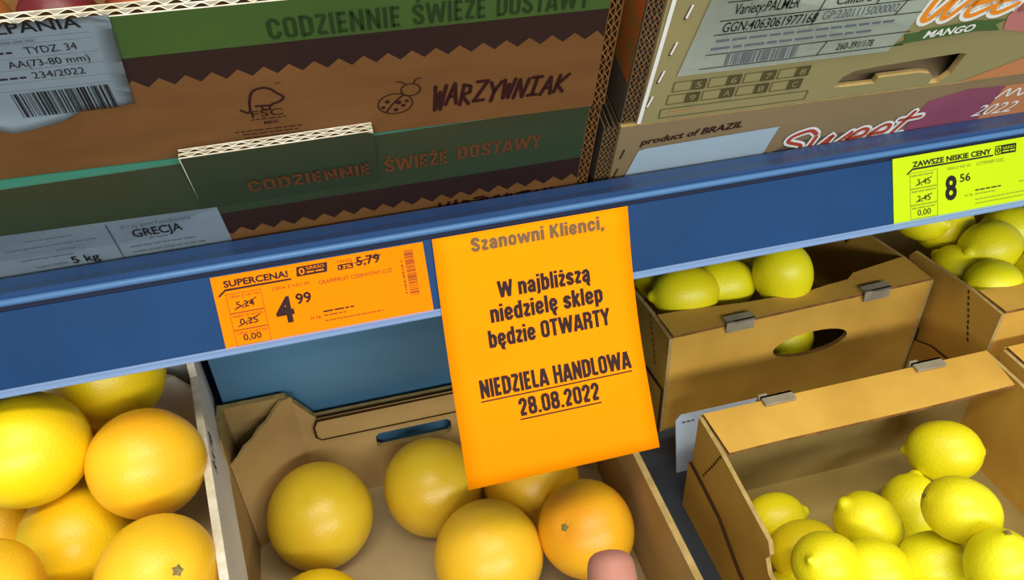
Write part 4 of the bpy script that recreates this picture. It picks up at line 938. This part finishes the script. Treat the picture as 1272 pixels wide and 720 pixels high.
# ------------------------------------------------------------------ the shopper's hand, only a fingertip in view
def skin_body(name, verts, edges, radii, m, parent=None, levels=2, root=0):
    me = bpy.data.meshes.new(name); me.from_pydata([Vector(v) for v in verts], edges, []); me.materials.append(M[m])
    o = bpy.data.objects.new(name, me); COL.objects.link(o)
    sk = o.modifiers.new('skin', 'SKIN'); sk.use_smooth_shade = True
    for i, r in enumerate(radii):
        d = me.skin_vertices[0].data[i]; d.radius = (r, r) if not isinstance(r, tuple) else r; d.use_root = (i == root)
    ss = o.modifiers.new('subsurf', 'SUBSURF'); ss.levels = levels; ss.render_levels = levels
    dg = bpy.context.evaluated_depsgraph_get(); dg.update()
    me2 = bpy.data.meshes.new_from_object(o.evaluated_get(dg)); bpy.data.objects.remove(o)
    o2 = bpy.data.objects.new(name, me2); COL.objects.link(o2)
    for p in me2.polygons: p.use_smooth = True
    if parent: o2.parent = parent
    return o2
cR, cU, cB = Vector((0.9678, -0.2491, -0.0374)), Vector((0.1794, 0.5777, 0.7963)), Vector((-0.1767, -0.7773, 0.6038))
TIPP = Vector((0.0176, -0.2972, 0.1203))
def H(x, u, b): return TIPP + cR * x + cU * u + cB * b      # hand built along its own axes: across, along the finger, towards the wrist's owner
HV = [H(0.002, -0.165, 0.046), H(0.000, -0.120, 0.034),                                   # wrist, palm centre
      H(0.004, -0.085, 0.022), H(0.003, -0.046, 0.012), H(0.0015, -0.020, 0.005), H(0.0, -0.0015, 0.0), # index
      H(0.026, -0.084, 0.022), H(0.030, -0.066, -0.014), H(0.029, -0.086, -0.030), H(0.027, -0.104, -0.020),  # middle
      H(0.045, -0.090, 0.026), H(0.049, -0.076, -0.006), H(0.047, -0.094, -0.022), H(0.044, -0.110, -0.012),  # ring
      H(0.061, -0.099, 0.030), H(0.065, -0.087, 0.006), H(0.062, -0.101, -0.009), H(0.059, -0.114, -0.002),   # little
      H(-0.018, -0.135, 0.026), H(-0.034, -0.112, 0.008), H(-0.026, -0.092, -0.010), H(-0.012, -0.083, -0.020),  # thumb
      H(0.030, -0.125, 0.034), H(0.002, -0.215, 0.062), H(0.004, -0.300, 0.090), H(0.006, -0.400, 0.12)]
HE = [(0, 1), (1, 2), (2, 3), (3, 4), (4, 5), (22, 6), (6, 7), (7, 8), (8, 9), (22, 10), (10, 11), (11, 12), (12, 13), (22, 14), (14, 15), (15, 16), (16, 17), (1, 18), (18, 19), (19, 20), (20, 21), (1, 22), (0, 23), (23, 24), (24, 25)]
HR = [0.024, 0.023, 0.0115, 0.0106, 0.0100, 0.0088, 0.0115, 0.0095, 0.0088, 0.0075, 0.011, 0.0090, 0.0083, 0.0072, 0.010, 0.0080, 0.0074, 0.0064, 0.015, 0.0115, 0.0102, 0.0085, 0.022, 0.027, 0.032, 0.036]
hand = skin_body('hand', HV, HE, HR, 'skin', None, 2, 0)
tag(hand, 'photographer hand with pink index fingertip poking in at the bottom edge', 'hand')
bm = bmesh.new(); nn = 12   # nail on the back of the index finger
grid = [[bm.verts.new(H(0.0054 * math.sin(R(-62 + 124 * i / 8)) * (1, .98, .9, .7)[max(0, 3 - j)] , -0.0085 - 0.0022 * j + 0.0022 * (1 - abs(i - 4) / 4) ** 2 * (j == 0), -0.0002 + 0.0012 * j + 0.0088 * math.cos(R(-62 + 124 * i / 8)))) for i in range(9)] for j in range(5)]
for j in range(4):
    for i in range(8): bm.faces.new((grid[j][i], grid[j][i + 1], grid[j + 1][i + 1], grid[j + 1][i]))
nl = link('finger_nail', bm, 'nail', hand, smooth=True)
